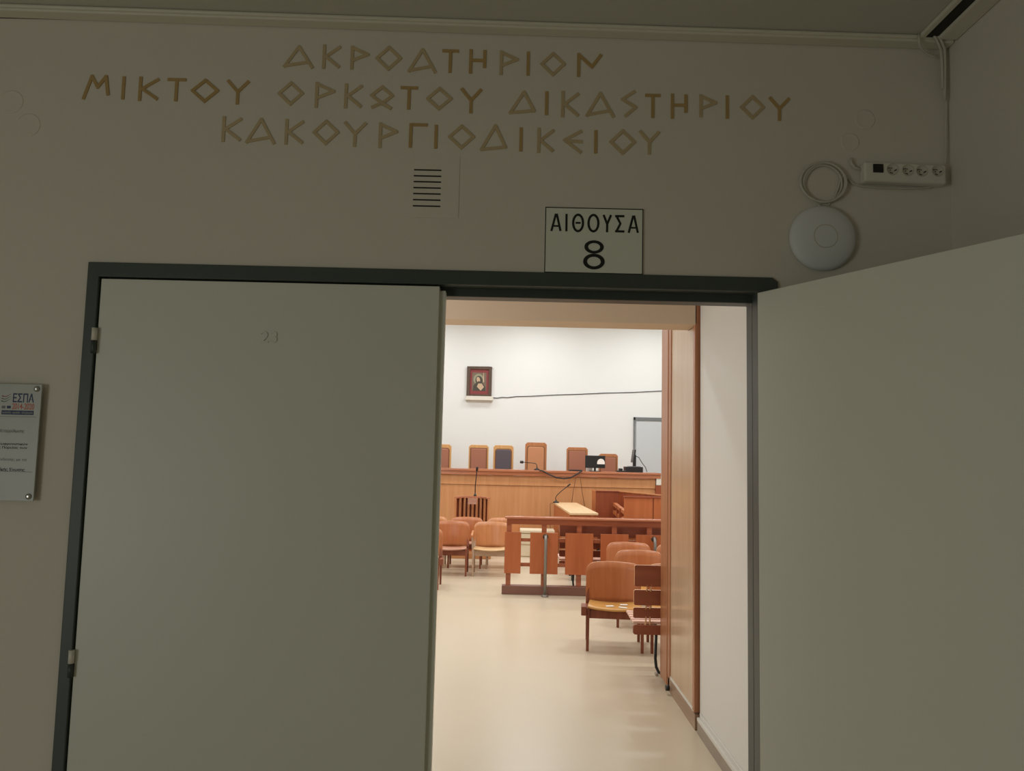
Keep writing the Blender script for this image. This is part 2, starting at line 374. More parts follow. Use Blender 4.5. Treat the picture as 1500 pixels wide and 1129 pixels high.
rows = [
 ('top', [('Alpha', A_, 417, 458, 68, 99, 1), ('Kappa', K_, 474, 497, 67, 100, 1), ('Rho', R_, 515, 539, 69, 101, 1), ('diamond Omicron', O_, 552, 587, 69, 103, 1), ('Alpha', A_, 599, 638, 72, 106, 1), ('Tau', T_, 648, 671, 73, 107, 0), ('Eta', H_, 688, 711, 74, 107, 0), ('Rho', R_, 733, 758, 76, 109, 1), ('Iota', I_, 769, 778, 76, 111, 0), ('diamond Omicron', O_, 793, 827, 78, 111, 1), ('Nu', N_, 846, 880, 79, 112, 0)]),
 ('middle', [('Mu', M_, 124, 159, 111, 145, 0), ('Iota', I_, 176, 186, 112, 146, 0), ('Kappa', K_, 205, 231, 114, 147, 0), ('Tau', T_, 246, 271, 115, 149, 0), ('diamond Omicron', O_, 282, 319, 117, 150, 0), ('Upsilon', Y_, 334, 363, 118, 152, 0), ('diamond Omicron', O_, 409, 443, 121, 154, 1), ('Rho', R_, 463, 489, 122, 157, 1), ('Kappa', K_, 506, 529, 124, 158, 1), ('Omega with crossed feet', OM, 544, 575, 127, 160, 1), ('Tau', T_, 587, 611, 127, 161, 0), ('diamond Omicron', O_, 626, 661, 129, 161, 1), ('Upsilon', Y_, 676, 704, 130, 165, 0), ('Delta', DL, 747, 783, 134, 167, 1), ('Iota', I_, 796, 805, 134, 169, 0), ('Kappa', K_, 823, 847, 135, 171, 1), ('Alpha', A_, 859, 899, 136, 171, 1), ('Sigma', SG, 910, 932, 133, 171, 1), ('Tau', T_, 945, 967, 138, 173, 0), ('Eta', H_, 983, 1006, 139, 173, 0), ('Rho', R_, 1025, 1049, 140, 171, 1), ('Iota', I_, 1061, 1069, 140, 174, 0), ('diamond Omicron', O_, 1085, 1119, 141, 174, 1), ('Upsilon', Y_, 1127, 1156, 143, 176, 0)]),
 ('bottom', [('Kappa', K_, 327, 352, 172, 207, 1), ('Alpha', A_, 362, 402, 174, 210, 1), ('Kappa', K_, 419, 443, 176, 211, 1), ('diamond Omicron', O_, 460, 495, 177, 212, 1), ('Upsilon', Y_, 505, 535, 179, 214, 1), ('Rho', R_, 556, 581, 181, 216, 1), ('Gamma', G_, 600, 625, 181, 217, 0), ('Iota', I_, 634, 643, 183, 218, 0), ('diamond Omicron', O_, 658, 694, 184, 218, 1), ('Delta', DL, 705, 741, 183, 221, 1), ('Iota', I_, 759, 767, 187, 222, 0), ('Kappa', K_, 788, 810, 189, 223, 1), ('Epsilon', E_, 826, 852, 191, 224, 1), ('Iota', I_, 868, 877, 191, 225, 0), ('diamond Omicron', O_, 894, 930, 191, 226, 1), ('Upsilon', Y_, 937, 965, 192, 225, 1)])]
ORD = ['first', 'second', 'third', 'fourth', 'fifth', 'sixth', 'seventh', 'eighth', 'ninth', 'tenth', 'eleventh', 'twelfth', 'thirteenth', 'fourteenth', 'fifteenth', 'sixteenth', 'seventeenth', 'eighteenth', 'nineteenth', 'twentieth', 'twenty-first', 'twenty-second', 'twenty-third', 'twenty-fourth']
LETW = .0112
for rn, ls in rows:
    for i, (nm, strokes, x0, x1, y0, y1, lite) in enumerate(ls):
        tl, br = WL(x0, y0), WL(x1, y1)
        mb = MB()
        for k, (p, q2) in enumerate(strokes):
            P = Vector((tl.x + p[0] * (br.x - tl.x), 0, br.z + p[1] * (tl.z - br.z)))
            Q = Vector((tl.x + q2[0] * (br.x - tl.x), 0, br.z + q2[1] * (tl.z - br.z)))
            t = (Q - P).normalized(); n = Vector((-t.z, 0, t.x)) * LETW / 2
            e = t * LETW * .35 if len(strokes) > 2 else t * 0
            P2, Q2 = P - e, Q + e
            y = D - .003 - .0003 * k
            mb.prism([(v.x, v.z) for v in (P2 + n, P2 - n, Q2 - n, Q2 + n)], y, D)
        o = mb.build('wall_letter', M_GOLD if lite else M_GOLD_D, origin=((tl.x + br.x) / 2, D, br.z))
        tag(o, 'gold Greek capital %s, %s letter of the %s line on the wall' % (nm, ORD[i], rn), 'letter', 'gold letters above the door')

# ------------------------------------------------------------------ wall vent
p0, p1 = WL(594, 318), WL(674, 231)
v0, v1 = WL(604.5, 306), WL(647, 243)
vt = thing('wall_vent', ((p0.x + p1.x) / 2, D, p0.z), 'painted square wall vent with seven dark slots below the gold letters', 'vent')
mb = B(p0.x, v0.x, D - .002, D, p0.z, p1.z).box(v1.x, p1.x, D - .002, D, p0.z, p1.z)
zs = [WL(624, y).z for y in (249.2, 258, 266.5, 275.3, 284, 293, 302)]
edges = [p1.z] + [e for z in zs for e in (z + .0028, z - .0028)] + [p0.z]
for k in range(0, len(edges), 2): mb.box(v0.x, v1.x, D - .002, D, edges[k + 1], edges[k])
mb.build('plate', M_CORR, vt)
B(v0.x - .002, v1.x + .002, D - .001, D - .0002, v0.z, v1.z).build('slot_shade', M_BLACK, vt)  # black sheet standing in for the shaded hollow behind the slots

# ------------------------------------------------------------------ room sign
s0, s1 = WL(797, 399.6), WL(942, 307)
sg = thing('room_sign', ((s0.x + s1.x) / 2, D, s0.z), 'black bordered room sign with number 8 above the doorway', 'sign')
B(s0.x, s1.x, D - .006, D, s0.z, s1.z).build('sign_plate', M_SIGN, sg)
bw = .0032; yb_ = D - .0065
mb = B(s0.x, s1.x, yb_, D - .0058, s1.z - bw, s1.z).box(s0.x, s1.x, yb_, D - .0058, s0.z, s0.z + bw).box(s0.x, s0.x + bw, yb_, D - .0058, s0.z, s1.z).box(s1.x - bw, s1.x, yb_, D - .0058, s0.z, s1.z)
mb.build('border', M_INK, sg)
# condensed capitals, drawn stroke by stroke
def sign_letters():
    mb = MB(); k = [0]
    def seg(p, q, wd=.0078):
        P, Q = WL(*p), WL(*q); t = (Q - P); t.y = 0; t.normalize(); n = Vector((-t.z, 0, t.x)) * wd / 2; k[0] += 1
        mb.prism([(v.x, v.z) for v in (P + n, P - n, Q - n, Q + n)], D - .0066 - .00004 * k[0], D - .0058)
    def ring(cx, cy, rx, ry, wx, wy):
        C = WL(cx, cy); sc = (WL(cx + 10, cy) - C).length / 10; n = 36; k[0] += 1
        vs = []; y0, y1 = D - .0066 - .00004 * k[0], D - .0058
        for (yy, ox, oz) in ((y0, rx, ry), (y0, rx - wx, ry - wy), (y1, rx - wx, ry - wy), (y1, rx, ry)):
            vs += [(C.x + sc * ox * math.cos(2 * math.pi * j / n), yy, C.z + sc * oz * math.sin(2 * math.pi * j / n)) for j in range(n)]
        mb.add(vs, [(a * n + j, a * n + (j + 1) % n, ((a + 1) % 4) * n + (j + 1) % n, ((a + 1) % 4) * n + j) for a in range(4) for j in range(n)])
    g = lambda u, v: (785 + u / 8.82, 295 + v / 8.82)
    for dx, dy in ((0, 0), (997, 24)):
        seg(g(198 + dx, 388 + dy), g(258 + dx, 165 + dy)); seg(g(268 + dx, 165 + dy), g(316 + dx, 388 + dy)); seg(g(222 + dx, 322 + dy), g(300 + dx, 324 + dy), .006)
    seg(g(394, 168), g(392, 392))
    for cx, cy in ((543, 284), (741, 287)): ring(*g(cx, cy), 78 / 8.82, 123 / 8.82, 3.4, 3.5)
    seg(g(510, 283), g(576, 284), .0065)
    seg(g(872, 180), g(918, 300)); seg(g(968, 182), g(918, 300)); seg(g(918, 290), g(916, 404))
    seg(g(1020, 196), g(1140, 198)); seg(g(1036, 190), g(1090, 298)); seg(g(1090, 290), g(1036, 396)); seg(g(1020, 392), g(1140, 395))
    ring(*g(749, 594), 125 / 8.82, 87 / 8.82, 5.4, 4.0); ring(*g(747, 782), 139 / 8.82, 103 / 8.82, 5.8, 4.5)
    return mb
sign_letters().build('lettering', M_INK, sg)

# ------------------------------------------------------------------ notice plate on standoffs at the left edge
yp = D - .022
n0, n1 = at(49, 734, yp), at(61.5, 563, yp)
nx0 = n1.x - .46; nx1 = (n0.x + n1.x) / 2
nt_ = thing('notice_plate', ((nx0 + nx1) / 2, D, n0.z), 'white acrylic notice plate with blue and orange heading left of the doors', 'sign')
B(nx0, nx1, yp, yp + .005, n0.z, n1.z).build('plate', M_ACRYL, nt_, bevel=.001)
for cx, cz in ((nx1 - .017, n1.z - .016), (nx1 - .017, n0.z + .016), (nx0 + .017, n1.z - .016), (nx0 + .017, n0.z + .016)):
    MB().lathe([(.006, -.022), (.006, 0), (.0098, .0002), (.0098, .003), (.007, .006), (.003, .007)], (cx, yp, cz), 'Y', 20).build('standoff_screw', M_STEEL, nt_)
T = lambda px, py: at(px, py, yp)
def tp(txt, x0, x1, ytop, ybot, m, bold=0.0, name='lettering'):
    a, b = T(x0, ybot), T(x1, ytop); return text_part(name, txt, a.x, b.x, a.z, b.z, yp, m, nt_, .0006, bold)
tp('ΕΣΠΑ', 18.6, 50.5, 576.5, 589, M_NAVY, .018)
tp('2014-2020', 17.5, 50.5, 591, 599.3, M_ORNG, .012)
a, b = T(2, 606.8), T(49.5, 601.6); B(a.x, b.x, yp - .0005, yp, a.z, b.z).build('blue_band', M_NAVY, nt_)
a = T(3.5, 605.9); b = T(48, 602.9); text_part('lettering', 'ανάπτυξη - εργασία - αλληλεγγύη', a.x, b.x, a.z, b.z, yp - .0005, M_ACRYL, nt_, .0004)
for k, m in enumerate((M_RED, M_GREY, M_GREEN)):
    pts = []
    for j in range(9):
        u = j / 8; q_ = T(3.2 + 13 * u - k * .6, 579.5 + k * 3.6 + 2.4 * math.sin(u * math.pi) * (1 - u) - 4.5 * max(0, u - .45)); pts.append((q_.x, yp - .0003, q_.z))
    MB().tube(pts, .0016, 6, taper=.0004).build('wave_mark', m, nt_)
for x0, x1, m in ((2.5, 8, M_GREY), (10, 16, M_NAVY)):
    a, b = T(x0, 598), T(x1, 594.2); B(a.x, b.x, yp - .0005, yp, a.z, b.z).build('flag_mark', m, nt_)
for yl in (610.8, 691.2):
    a, b = T(-60, yl), T(53 if yl < 650 else 47, yl); B(nx0 + .01, b.x, yp - .0004, yp, b.z - .0007, b.z + .0007).build('rule_line', M_GREY, nt_)
tp('Δημόσιας Διοίκησης της Μεταρρύθμισης', -62, 36, 628.6, 632.6, M_GREY)
tp('των Σωφρονιστικών', -16, 41, 648.6, 651.8, M_INK, .012)
tp('της Πορείας των', -9, 40, 653.8, 657.4, M_INK, .012)
tp('διασύνδεσης με τα', -17, 39, 671, 675, M_GREY)
tp('Ευρωπαϊκής Ένωσης', -23, 36.5, 685.5, 690, M_INK, .012)

# ------------------------------------------------------------------ round painted covers
for px, py, r, lb in ((42, 183, .043, 'faint round painted cover left of the gold letters, lower of two'), (17, 149, .043, 'faint round painted cover at the left edge, upper of two'),
                      (1267, 175, .037, 'faint round painted cover above the power strip, upper right of two'), (1245, 208, .034, 'faint round painted cover above the power strip, lower left of two')):
    c = WL(px, py)
    o = MB().lathe([(r, 0), (r, .0006), (r - .003, .0011), (r - .006, .0006), (.001, .0008)], (c.x, D, c.z), 'Y', 40).build('cover_plate', M_CORR, origin=(c.x, D, c.z))
    tag(o, lb, 'cover plate', 'round painted covers')

# ------------------------------------------------------------------ power strip
def W2(px, py, Y): return at(px, py, Y)
e0, e1 = WL(1263, 265), WL(1386, 237)
ym = D - .05
l0, l1 = at(1269, 262, ym), at(1388, 238, ym)
ps = thing('power_strip', ((l0.x + l1.x) / 2, D, l0.z), 'white power strip with black switch and four sockets on the wall', 'power strip')
mb = MB().hexa([(l0.x - .002, ym + .008, l0.z - .004), (l1.x, ym + .008, l0.z - .010), (l1.x, D - .002, l0.z - .010), (l0.x - .002, D - .002, l0.z - .004)],
               [(l0.x - .002, ym + .008, l1.z + .002), (l1.x, ym + .008, l1.z - .004), (l1.x, D - .002, l1.z - .004), (l0.x - .002, D - .002, l1.z + .002)])
mb.build('housing', M_WHITE, ps, bevel=.008, seg=3)
yface = ym + .008
cps = [at(x, y, yface) for x, y in ((1307, 248), (1329.5, 249.3), (1350, 250.5), (1373, 250.3))]
for c in cps:
    sk = MB().lathe([(.0215, -.002), (.0215, .0018), (.0195, .0022), (.0188, .0004), (.001, .0004)], (c.x, yface, c.z), 'Y', 28).build('socket', M_SOCK, ps)
    mb = MB()
    for dx, dz in ((-.0135, .004), (-.008, .0045), (-.002, .004), (-.0075, -.003), (-.006, -.012), (-.001, -.0135)):
        mb.lathe([(.0022, -.0005), (.0022, .0009)], (c.x + dx, yface, c.z + dz), 'Y', 8)
    mb.prism([(c.x + .006, c.z - .008), (c.x + .016, c.z - .003), (c.x + .0165, c.z + .002), (c.x + .007, c.z - .003)], yface - .0009, yface)
    mb.build('pin_holes', M_BLACK, sk)
a, b = at(1279, 252.5, yface), at(1293.5, 240.5, yface)
B(a.x, b.x, yface - .004, yface + .004, a.z, b.z).build('switch', M_BLACK, ps, bevel=.0015)
# thin backing plate under the strip
a, b = WL(1256, 272), WL(1372, 266)
pts = [at(x, y, D - .012) for x, y in ((1262, 248), (1252, 246), (1247, 239), (1247, 232))]
MB().tube([(p.x, p.y, p.z) for p in pts], .005, 8).build('power_lead', M_CABLE, ps)
o = MB().tube([at(x, y, D - .006) for x, y in ((1376, 270), (1360, 275), (1330, 276), (1290, 275), (1262, 272.5), (1250, 269), (1243, 263), (1236, 258), (1231, 262), (1228, 275), (1222, 290), (1213, 300))], .004, 8).build('network_cable', M_CABLE)
tag(o, 'white cable running below the power strip to the round device', 'cable')

# ------------------------------------------------------------------ round wall device and its coil of cable
c = WL(1202.5, 350.5)
ap = thing('access_point', (c.x, D, c.z), 'round white wireless access point disc on the wall below a cable coil', 'access point')
R = (WL(1256, 349) - WL(1156, 349)).length / 2 * .965
MB().lathe([(R * .9, 0), (R * .985, .006), (R, .014), (R * .985, .022), (R * .9, .030), (R * .7, .038), (R * .4, .0425), (.002, .044)], (c.x, D, c.z), 'Y', 64).build('housing', M_APW, ap)
rr = R * .35
MB().lathe([(rr - .0015, .040), (rr - .0015, .0436), (rr, .0445), (rr + .0015, .0436), (rr + .0015, .040)], (c.x, D, c.z), 'Y', 40).build('logo_ring', M_SOCK, ap)
cc = WL(1205, 270)
cl = thing('cable_coil', (cc.x, D, cc.z), 'coil of white cable hanging on the wall above the round device', 'cable')
for k, (rx, rz, dx, dz, ph) in enumerate(((.066, .068, 0, 0, .2), (.072, .072, .002, .003, 1.1), (.079, .074, -.004, .002, 2.1))):
    pts = [(cc.x + dx + rx * math.cos(a) * (1 + .03 * math.sin(2 * a + ph)), D - .006 - k * .006 - .003 * math.sin(a + ph), cc.z + dz + rz * math.sin(a)) for a in [2 * math.pi * j / 48 for j in range(48)]]
    MB().tube(pts, .0042, 8, closed=True).build('cable_turn', M_CABLE, cl)
tie = at(1207, 304, D - .014)
MB().tube([tie + Vector((-.02, .004, .012)), tie + Vector((-.004, 0, -.004)), tie + Vector((-.003, .004, -.008))], .004, 8).build('cable_tail', M_CABLE, cl)

# ------------------------------------------------------------------ trunking under the ceiling
xr = CRX - .002
tz = lambda x: zt0 + CSL * x
tk = thing('cable_trunking', (-1.4, D, tz(-1.4)), 'white cable trunking along the top of the wall above the letters', 'trunking')
def runner(x0, x1, y0, y1, h0, h1):
    q = [(x0, y0), (x1, y0), (x1, y1), (x0, y1)]
    return MB().hexa([(x, y, tz(x) + h0) for x, y in q], [(x, y, tz(x) + h1) for x, y in q])
hh = CZ - zt0 - .001
runner(-4.38, xr, D - .056, D - .002, 0, hh * .6).build('channel', M_TRUNK, tk, bevel=.005)
runner(-4.38, xr, D - .066, D - .002, hh * .35, hh).build('lid', M_TRUNK, tk, bevel=.006)
tr = thing('cable_trunking', (CRX - .06, 1.0, tz(CRX)), 'open white cable trunking running along the right wall toward the viewer', 'trunking')
runner(CRX - .072, CRX - .001, -4.05, D - .068, 0, hh).build('channel', M_TRUNK, tr, bevel=.006)
runner(CRX - .135, CRX - .115, -4.05, D - .068, .006, hh).build('lip', M_TRUNK, tr, bevel=.003)
runner(CRX - .115, CRX - .072, -4.05, D - .068, hh - .012, hh).build('gap_shade', M_DARKGAP, tr)  # dark plate paints the shade of the recess between channel and lip
for k, (pts, r, lb) in enumerate((
    ([(1368, 38), (1364, 46), (1372, 58), (1378, 72), (1380, 90), (1381, 130)], .0048, 'white cable dropping from the trunking into the corner, left strand'),
    ([(1372, 36), (1368, 46), (1378, 58), (1384, 72), (1384.5, 95), (1384, 146)], .0048, 'white cable dropping from the trunking into the corner, longer right strand'),
    ([(1346, 50), (1347, 66), (1354, 76), (1366, 83), (1373, 82)], .004, 'short loop of white cable hanging under the trunking corner'),
    ([(1386, 66), (1387.5, 90), (1386.5, 150), (1385.5, 232), (1384, 242)], .003, 'thin white cable running down the corner to the power strip'))):
    o = MB().tube([at(x, y, D - (.074 if y < 70 and k < 3 else (.03 if k < 3 else .014))) for x, y in pts], r, 8).build('hanging_cable', M_CABLE)
    tag(o, lb, 'cable', 'cables in the corner')

# ------------------------------------------------------------------ the setting: vestibule and courtroom
IRX = 1.352
YP0, YP1 = 5.52, 6.74                       # wood panelled stretch of the side wall
VZ = 3.05
HZ = 5.3
struct('wall_vestibule_right', B(IRX, IRX + .15, D + WT, YP0 - .02, 0, VZ), M_INNER, 'white painted wall just inside the doorway on the right')
struct('wall_vestibule_left', B(-4.6, -4.5, D + WT, 5.62, 0, VZ), M_INNER, 'white wall of the room behind the closed leaf')
struct('ceiling', B(-4.6, IRX + .15, D + WT, 5.62, VZ, VZ + .1), M_INNER, 'low ceiling just inside the doorway')
bz = at(650, 467, 5.52).z
struct('trim_2', B(-4.5, IRX - .02, 5.52, 5.78, bz, VZ), M_BEAM, 'warm cream beam crossing the room just inside', bevel=.004)
struct('wall_rear_right', B(IRX + .15, 6.1, YP1 - .14, YP1, 0, HZ), M_HALL, 'white courtroom rear wall right of the entrance')
struct('wall_rear_left', B(-6.1, -4.5, 5.62, 5.78, 0, HZ).box(-4.5, IRX + .15, 5.62, 5.78, VZ, HZ), M_HALL, 'white courtroom rear wall above the entrance')
struct('wall_court_left', B(-6.1, -6, 5.78, 18.4, 0, HZ), M_HALL, 'white courtroom left wall')
struct('wall_court_right', B(6, 6.1, YP1, 18.4, 0, HZ), M_HALL, 'white courtroom right wall')
FY = 18.3
struct('wall_far', B(-6.1, 6.1, FY, FY + .12, 0, HZ), M_HALL, 'white far wall of the courtroom behind the judges bench')
struct('ceiling', B(-6.1, 6.1, 5.62, FY + .12, HZ, HZ + .1), M_HALL, 'white courtroom ceiling')
# skirting of the vestibule wall
bb = struct('baseboard_right', B(IRX - .028, IRX - .001, D + WT + .005, YP0 - .06, 0, .085).box(IRX - .03, IRX - .001, D + WT + .005, YP0 - .06, .085, .108, mi=1).box(IRX - .012, IRX - .001, D + WT + .005, YP0 - .06, .108, .135, mi=1), [M_MARBLE, M_LINER], 'brown stone skirting with pale cap along the inner white wall', bevel=.002)

# veneered panel at the end of the side wall
PX_ = IRX - .022
pn = thing('wall_panel', (IRX, (YP0 + YP1) / 2, 0), 'tall glossy wood veneer wall panel with brown posts inside the doorway', 'wall panel')
B(PX_, IRX + .15, YP0 + .07, YP1 - .36, .125, bz - .004).box(PX_, IRX + .15, 5.79, YP1 - .36, bz - .004, HZ - .01).build('panel', M_PANEL, pn)
B(PX_ - .012, IRX + .15, YP0 + .0, YP0 + .06, .12, VZ).build('post', M_POST, pn, bevel=.004)
B(PX_ - .008, IRX + .15, YP1 - .36, YP1 - .27, .03, HZ - .01).build('post', M_POST, pn, bevel=.004)
B(PX_ - .014, IRX + .15, YP1 - .27, YP1, .03, HZ - .01).build('post', M_POST, pn, bevel=.006)
B(PX_ - .004, IRX + .15, YP0 + .07, YP1 - .36, .105, .125).build('sill_strip', M_LINER, pn)
B(PX_ - .008, IRX + .15, YP0 + .0, YP1 - .3, 0, .105).build('base_board', M_BASEW, pn)
MB().tube([(PX_ - .02, YP1 - .42, .05), (PX_ - .05, YP1 - .42, .05)], .022, 14).build('rubber_buffer', M_BLACK, pn)

# ------------------------------------------------------------------ far wall: door, picture, shelf, cable
dlx = at(928, 611, FY).x; dtop = at(928, 611, FY).z
fd = thing('door_3', (dlx + .5, FY, .35), 'grey door in a dark frame on the far courtroom wall', 'door', kind='structure')
B(dlx + .06, dlx + 1.0, FY - .03, FY - .004, .35, dtop - .09).build('door_leaf', M_DOORG, fd)
B(dlx, dlx + .035, FY - .05, FY - .002, .35, dtop).box(dlx + 1.0, dlx + 1.06, FY - .05, FY - .002, .35, dtop).box(dlx, dlx + 1.06, FY - .05, FY - .002, dtop - .07, dtop).build('door_frame', M_DFRM, fd)
MB().tube([(dlx + .9, FY - .03, 1.4), (dlx + .9, FY - .08, 1.4), (dlx + .8, FY - .08, 1.4)], .012, 8).build('door_handle', M_STEEL, fd)
i0, i1 = at(683.3, 580, FY), at(721, 537.5, FY)
ic = thing('framed_icon', ((i0.x + i1.x) / 2, FY, i0.z), 'framed painting of a haloed person with red mount on the far wall', 'picture')
fw_ = .075
mb = B(i0.x, i0.x + fw_, FY - .06, FY - .001, i0.z, i1.z).box(i1.x - fw_, i1.x, FY - .06, FY - .001, i0.z, i1.z).box(i0.x + fw_, i1.x - fw_, FY - .06, FY - .001, i0.z, i0.z + .05).box(i0.x + fw_, i1.x - fw_, FY - .06, FY - .001, i1.z - .07, i1.z)
mb.build('frame', M_ICONF, ic, bevel=.008)
B(i0.x + fw_ - .01, i1.x - fw_ + .01, FY - .03, FY - .002, i0.z + .04, i1.z - .06).build('mount', M_ICONR, ic)
Wd, Hd = i1.x - i0.x, i1.z - i0.z
Q = lambda u, v: (i0.x + (u - 325) / 540 * Wd, i1.z - (v - 245) / 605 * Hd)
def ell(mb, u, v, ru, rv, y, mi, n=24, tilt=0.0):
    pts = []
    for j in range(n):
        a = 2 * math.pi * j / n; du, dv = ru * math.cos(a), rv * math.sin(a)
        pts.append(Q(u + du * math.cos(tilt) - dv * math.sin(tilt), v + du * math.sin(tilt) + dv * math.cos(tilt)))
    mb.prism(pts[::-1], y, FY - .031, mi)
mb = MB().prism([Q(440, 735), Q(745, 740), Q(745, 370), Q(440, 365)], FY - .032, FY - .029, 0)
ell(mb, 580, 505, 112, 112, FY - .0325, 3)
mb.prism([Q(455, 740), Q(735, 742), Q(725, 650), Q(660, 580), Q(520, 580), Q(470, 640)], FY - .0330, FY - .031, 2)
ell(mb, 590, 530, 78, 98, FY - .0335, 2, tilt=-.25)
mb.prism([Q(630, 735), Q(700, 660), Q(650, 590), Q(575, 590), Q(545, 655)], FY - .0340, FY - .031, 1)
ell(mb, 573, 515, 38, 60, FY - .0345, 1, tilt=-.25)
ell(mb, 585, 565, 26, 22, FY - .0350, 2, tilt=-.25)
mb.prism([Q(675, 560), Q(700, 560), Q(690, 370), Q(678, 370)], FY - .0338, FY - .031, 1)
mb.build('painting', [M_ICONB, M_SKIN, M_HAIR, M_HALO], ic)
s0_, s1_ = at(681.5, 585.5, FY - .1), at(722.5, 581, FY - .1)
sh = thing('wall_shelf', ((s0_.x + s1_.x) / 2, FY, s0_.z), 'small white shelf below the framed painting', 'shelf')
B(s0_.x, s1_.x, FY - .12, FY - .001, s0_.z, i0.z - .002).build('board', M_WHITE, sh, bevel=.004)
B(s0_.x + .02, s1_.x - .02, FY - .05, FY - .001, s0_.z - .03, s0_.z).build('bracket', M_WHITE, sh)
pts = [(722, 582.3), (728, 583), (735, 581.8), (744, 582.2), (756, 580.6), (780, 580.0), (815, 578.2), (850, 577.2), (885, 575.5), (925, 574.6), (968, 572.5), (1010, 570), (1060, 568), (1108, 566)]
o = MB().tube([at(x, y, FY - .012) for x, y in pts], .009, 6).build('wall_cable', M_CABLEB)
tag(o, 'dark cable stretched across the far wall beside the framed painting', 'cable')

# ------------------------------------------------------------------ dais and judges' bench
BY = 15.75
bl, br_ = -3.0, at(960, 705, BY).x
bt = at(800, 689, BY).z; slope = 0.0
struct('trim_3', B(-5.9, 5.9, BY + .62, FY - .001, 0, .35), M_BENCHW, 'raised wooden dais behind the judges bench')
jb = thing('judges_bench', (0, BY, 0), 'long wood panelled judges bench across the far end of the room', 'bench')
g1 = at(800, 712, BY).z
B(bl, br_, BY + .02, BY + .08, 0, g1 - .006).build('front_panel', M_BENCHW, jb)
B(bl, br_, BY, BY + .08, g1, bt - .12).build('upper_panel', M_BENCHW, jb, bevel=.003)
B(bl, br_, BY + .035, BY + .075, g1 - .02, g1 + .01).build('groove_strip', M_DESKD, jb)
B(bl, br_ + .1, BY - .06, BY + .3, bt - .115, bt - .045).build('cornice', M_BENCHT, jb, bevel=.006)
B(bl, br_ + .1, BY - .08, BY + .6, bt - .045, bt).build('top', M_BENCHT, jb, bevel=.006)
B(br_ - .04, br_, BY + .08, BY + .6, 0, bt - .12).build('end_panel', M_DESKD, jb)
a, b = at(961, 711, BY - .05), at(976, 698.3, BY - .05)
B(br_ + .002, br_ + .2, BY - .06, BY + .45, 0, a.z).build('side_cabinet', M_DESKD, jb)
o = tag(B(br_ + .012, br_ + .19, BY - .05, BY + .3, a.z + .002, b.z).build('white_box', M_WHITE, bevel=.012), 'small white box at the right end of the judges bench', 'box')

# high backed judges' chairs
def judge_chair(x0, x1, ytop, cy, cush, frame, label, square=False):
    a, b = at(x0, ytop, cy), at(x1, ytop, cy); top = (a.z + b.z) / 2; cx = (a.x + b.x) / 2; hw = (b.x - a.x) / 2
    r = thing('judge_chair', (cx, cy, .35), label, 'chair', 'high backed chairs behind the judges bench')
    c = .045
    ol = [(cx - hw, .85), (cx + hw, .85), (cx + hw, top - c), (cx + hw - c, top), (cx - hw + c, top), (cx - hw, top - c)]
    MB().prism(ol[::-1], cy - .03, cy + .03).build('back_frame', frame, r, bevel=.006)
    iw = hw * .84 if not square else hw * .87; it = top - (.075 if not square else .062)
    cr = .06 if not square else .015
    MB().prism(rrect(cx - iw, cx + iw, .9, it, cr, 4)[::-1], cy - .036, cy - .02).build('piping', M_PIPING, r)
    MB().prism(rrect(cx - iw + .022, cx + iw - .022, .92, it - .022, max(cr - .01, .01), 4)[::-1], cy - .055, cy - .03).build('back_cushion', cush, r, bevel=.012)
    B(cx - hw, cx + hw, cy - .5, cy - .03, .76, .86).build('seat', cush, r, bevel=.02)
    for sx in (-1, 1):
        for yy in (cy - .46, cy - .0):
            MB().bar((cx + sx * (hw - .03), yy, .35), (cx + sx * (hw - .03), yy, .78), .04, .04, .05, .05).build('leg', frame, r)
        B(cx + sx * hw - .03, cx + sx * hw + .03, cy - .45, cy, 1.0, 1.04).build('armrest', frame, r, bevel=.008)
CYJ = 17.1
judge_chair(632, 661.5, 650.5, CYJ, M_RUSSET, M_FRAMEW, 'russet padded high backed chair partly hidden by the door edge')
judge_chair(687, 716, 651.5, CYJ, M_RUSSET, M_FRAMEW, 'russet padded high backed chair left of the dark purple one', True)
judge_chair(723, 752.5, 652, CYJ, M_PLUM, M_FRAMEW, 'dark purple padded high backed chair with pale wood frame')
judge_chair(769.5, 801, 648, CYJ, M_TAN, M_FRAMED, 'tallest tan padded chair behind the bench microphone')
judge_chair(830, 861, 655, CYJ, M_RUSSET, M_FRAMED, 'russet padded brown framed chair left of the black monitor', True)
judge_chair(877, 905, 664.5, CYJ, M_RUSSET, M_FRAMED, 'lowest russet chair peeking out right of the black monitor', True)

# things on the judges' bench
def gooseneck(name, base, path, label, headr=.022, r=.007, br=1.0):
    o = thing(name, base, label, 'microphone')
    MB().lathe([(.06 * br, 0), (.06 * br, .015), (.045 * br, .028), (.015, .034), (.012, .06)], base, 'Z', 20).build('base', M_MIC, o)
    MB().tube(path, r, 8).build('gooseneck', M_MIC, o)
    d = (Vector(path[-1]) - Vector(path[-2])).normalized()
    MB().tube([Vector(path[-1]) - d * .01, Vector(path[-1]) + d * .015, Vector(path[-1]) + d * .045, Vector(path[-1]) + d * .06], headr, 12).build('head', M_MIC, o)
    return o
my = BY + .2
gb = at(786.5, 686, my); gb.z = bt
gooseneck('bench_microphone', gb, [Vector((gb.x, my, bt + .03)), at(786.3, 681, my), at(785, 679, my), at(782, 678.2, my), at(766, 676.8, my)], 'black gooseneck microphone bent left on the judges bench', .028, .0075)
ty = BY + .25
m0, m1 = at(857, 686.5, ty), at(886.5, 667.5, ty)
mo = thing('computer_monitor', ((m0.x + m1.x) / 2, ty, bt), 'black monitor seen from behind with pale dome mark on the judges bench', 'monitor')
B(m0.x, m1.x, ty - .03, ty + .02, bt + .07, m1.z).build('casing', M_BLACK, mo, bevel=.006)
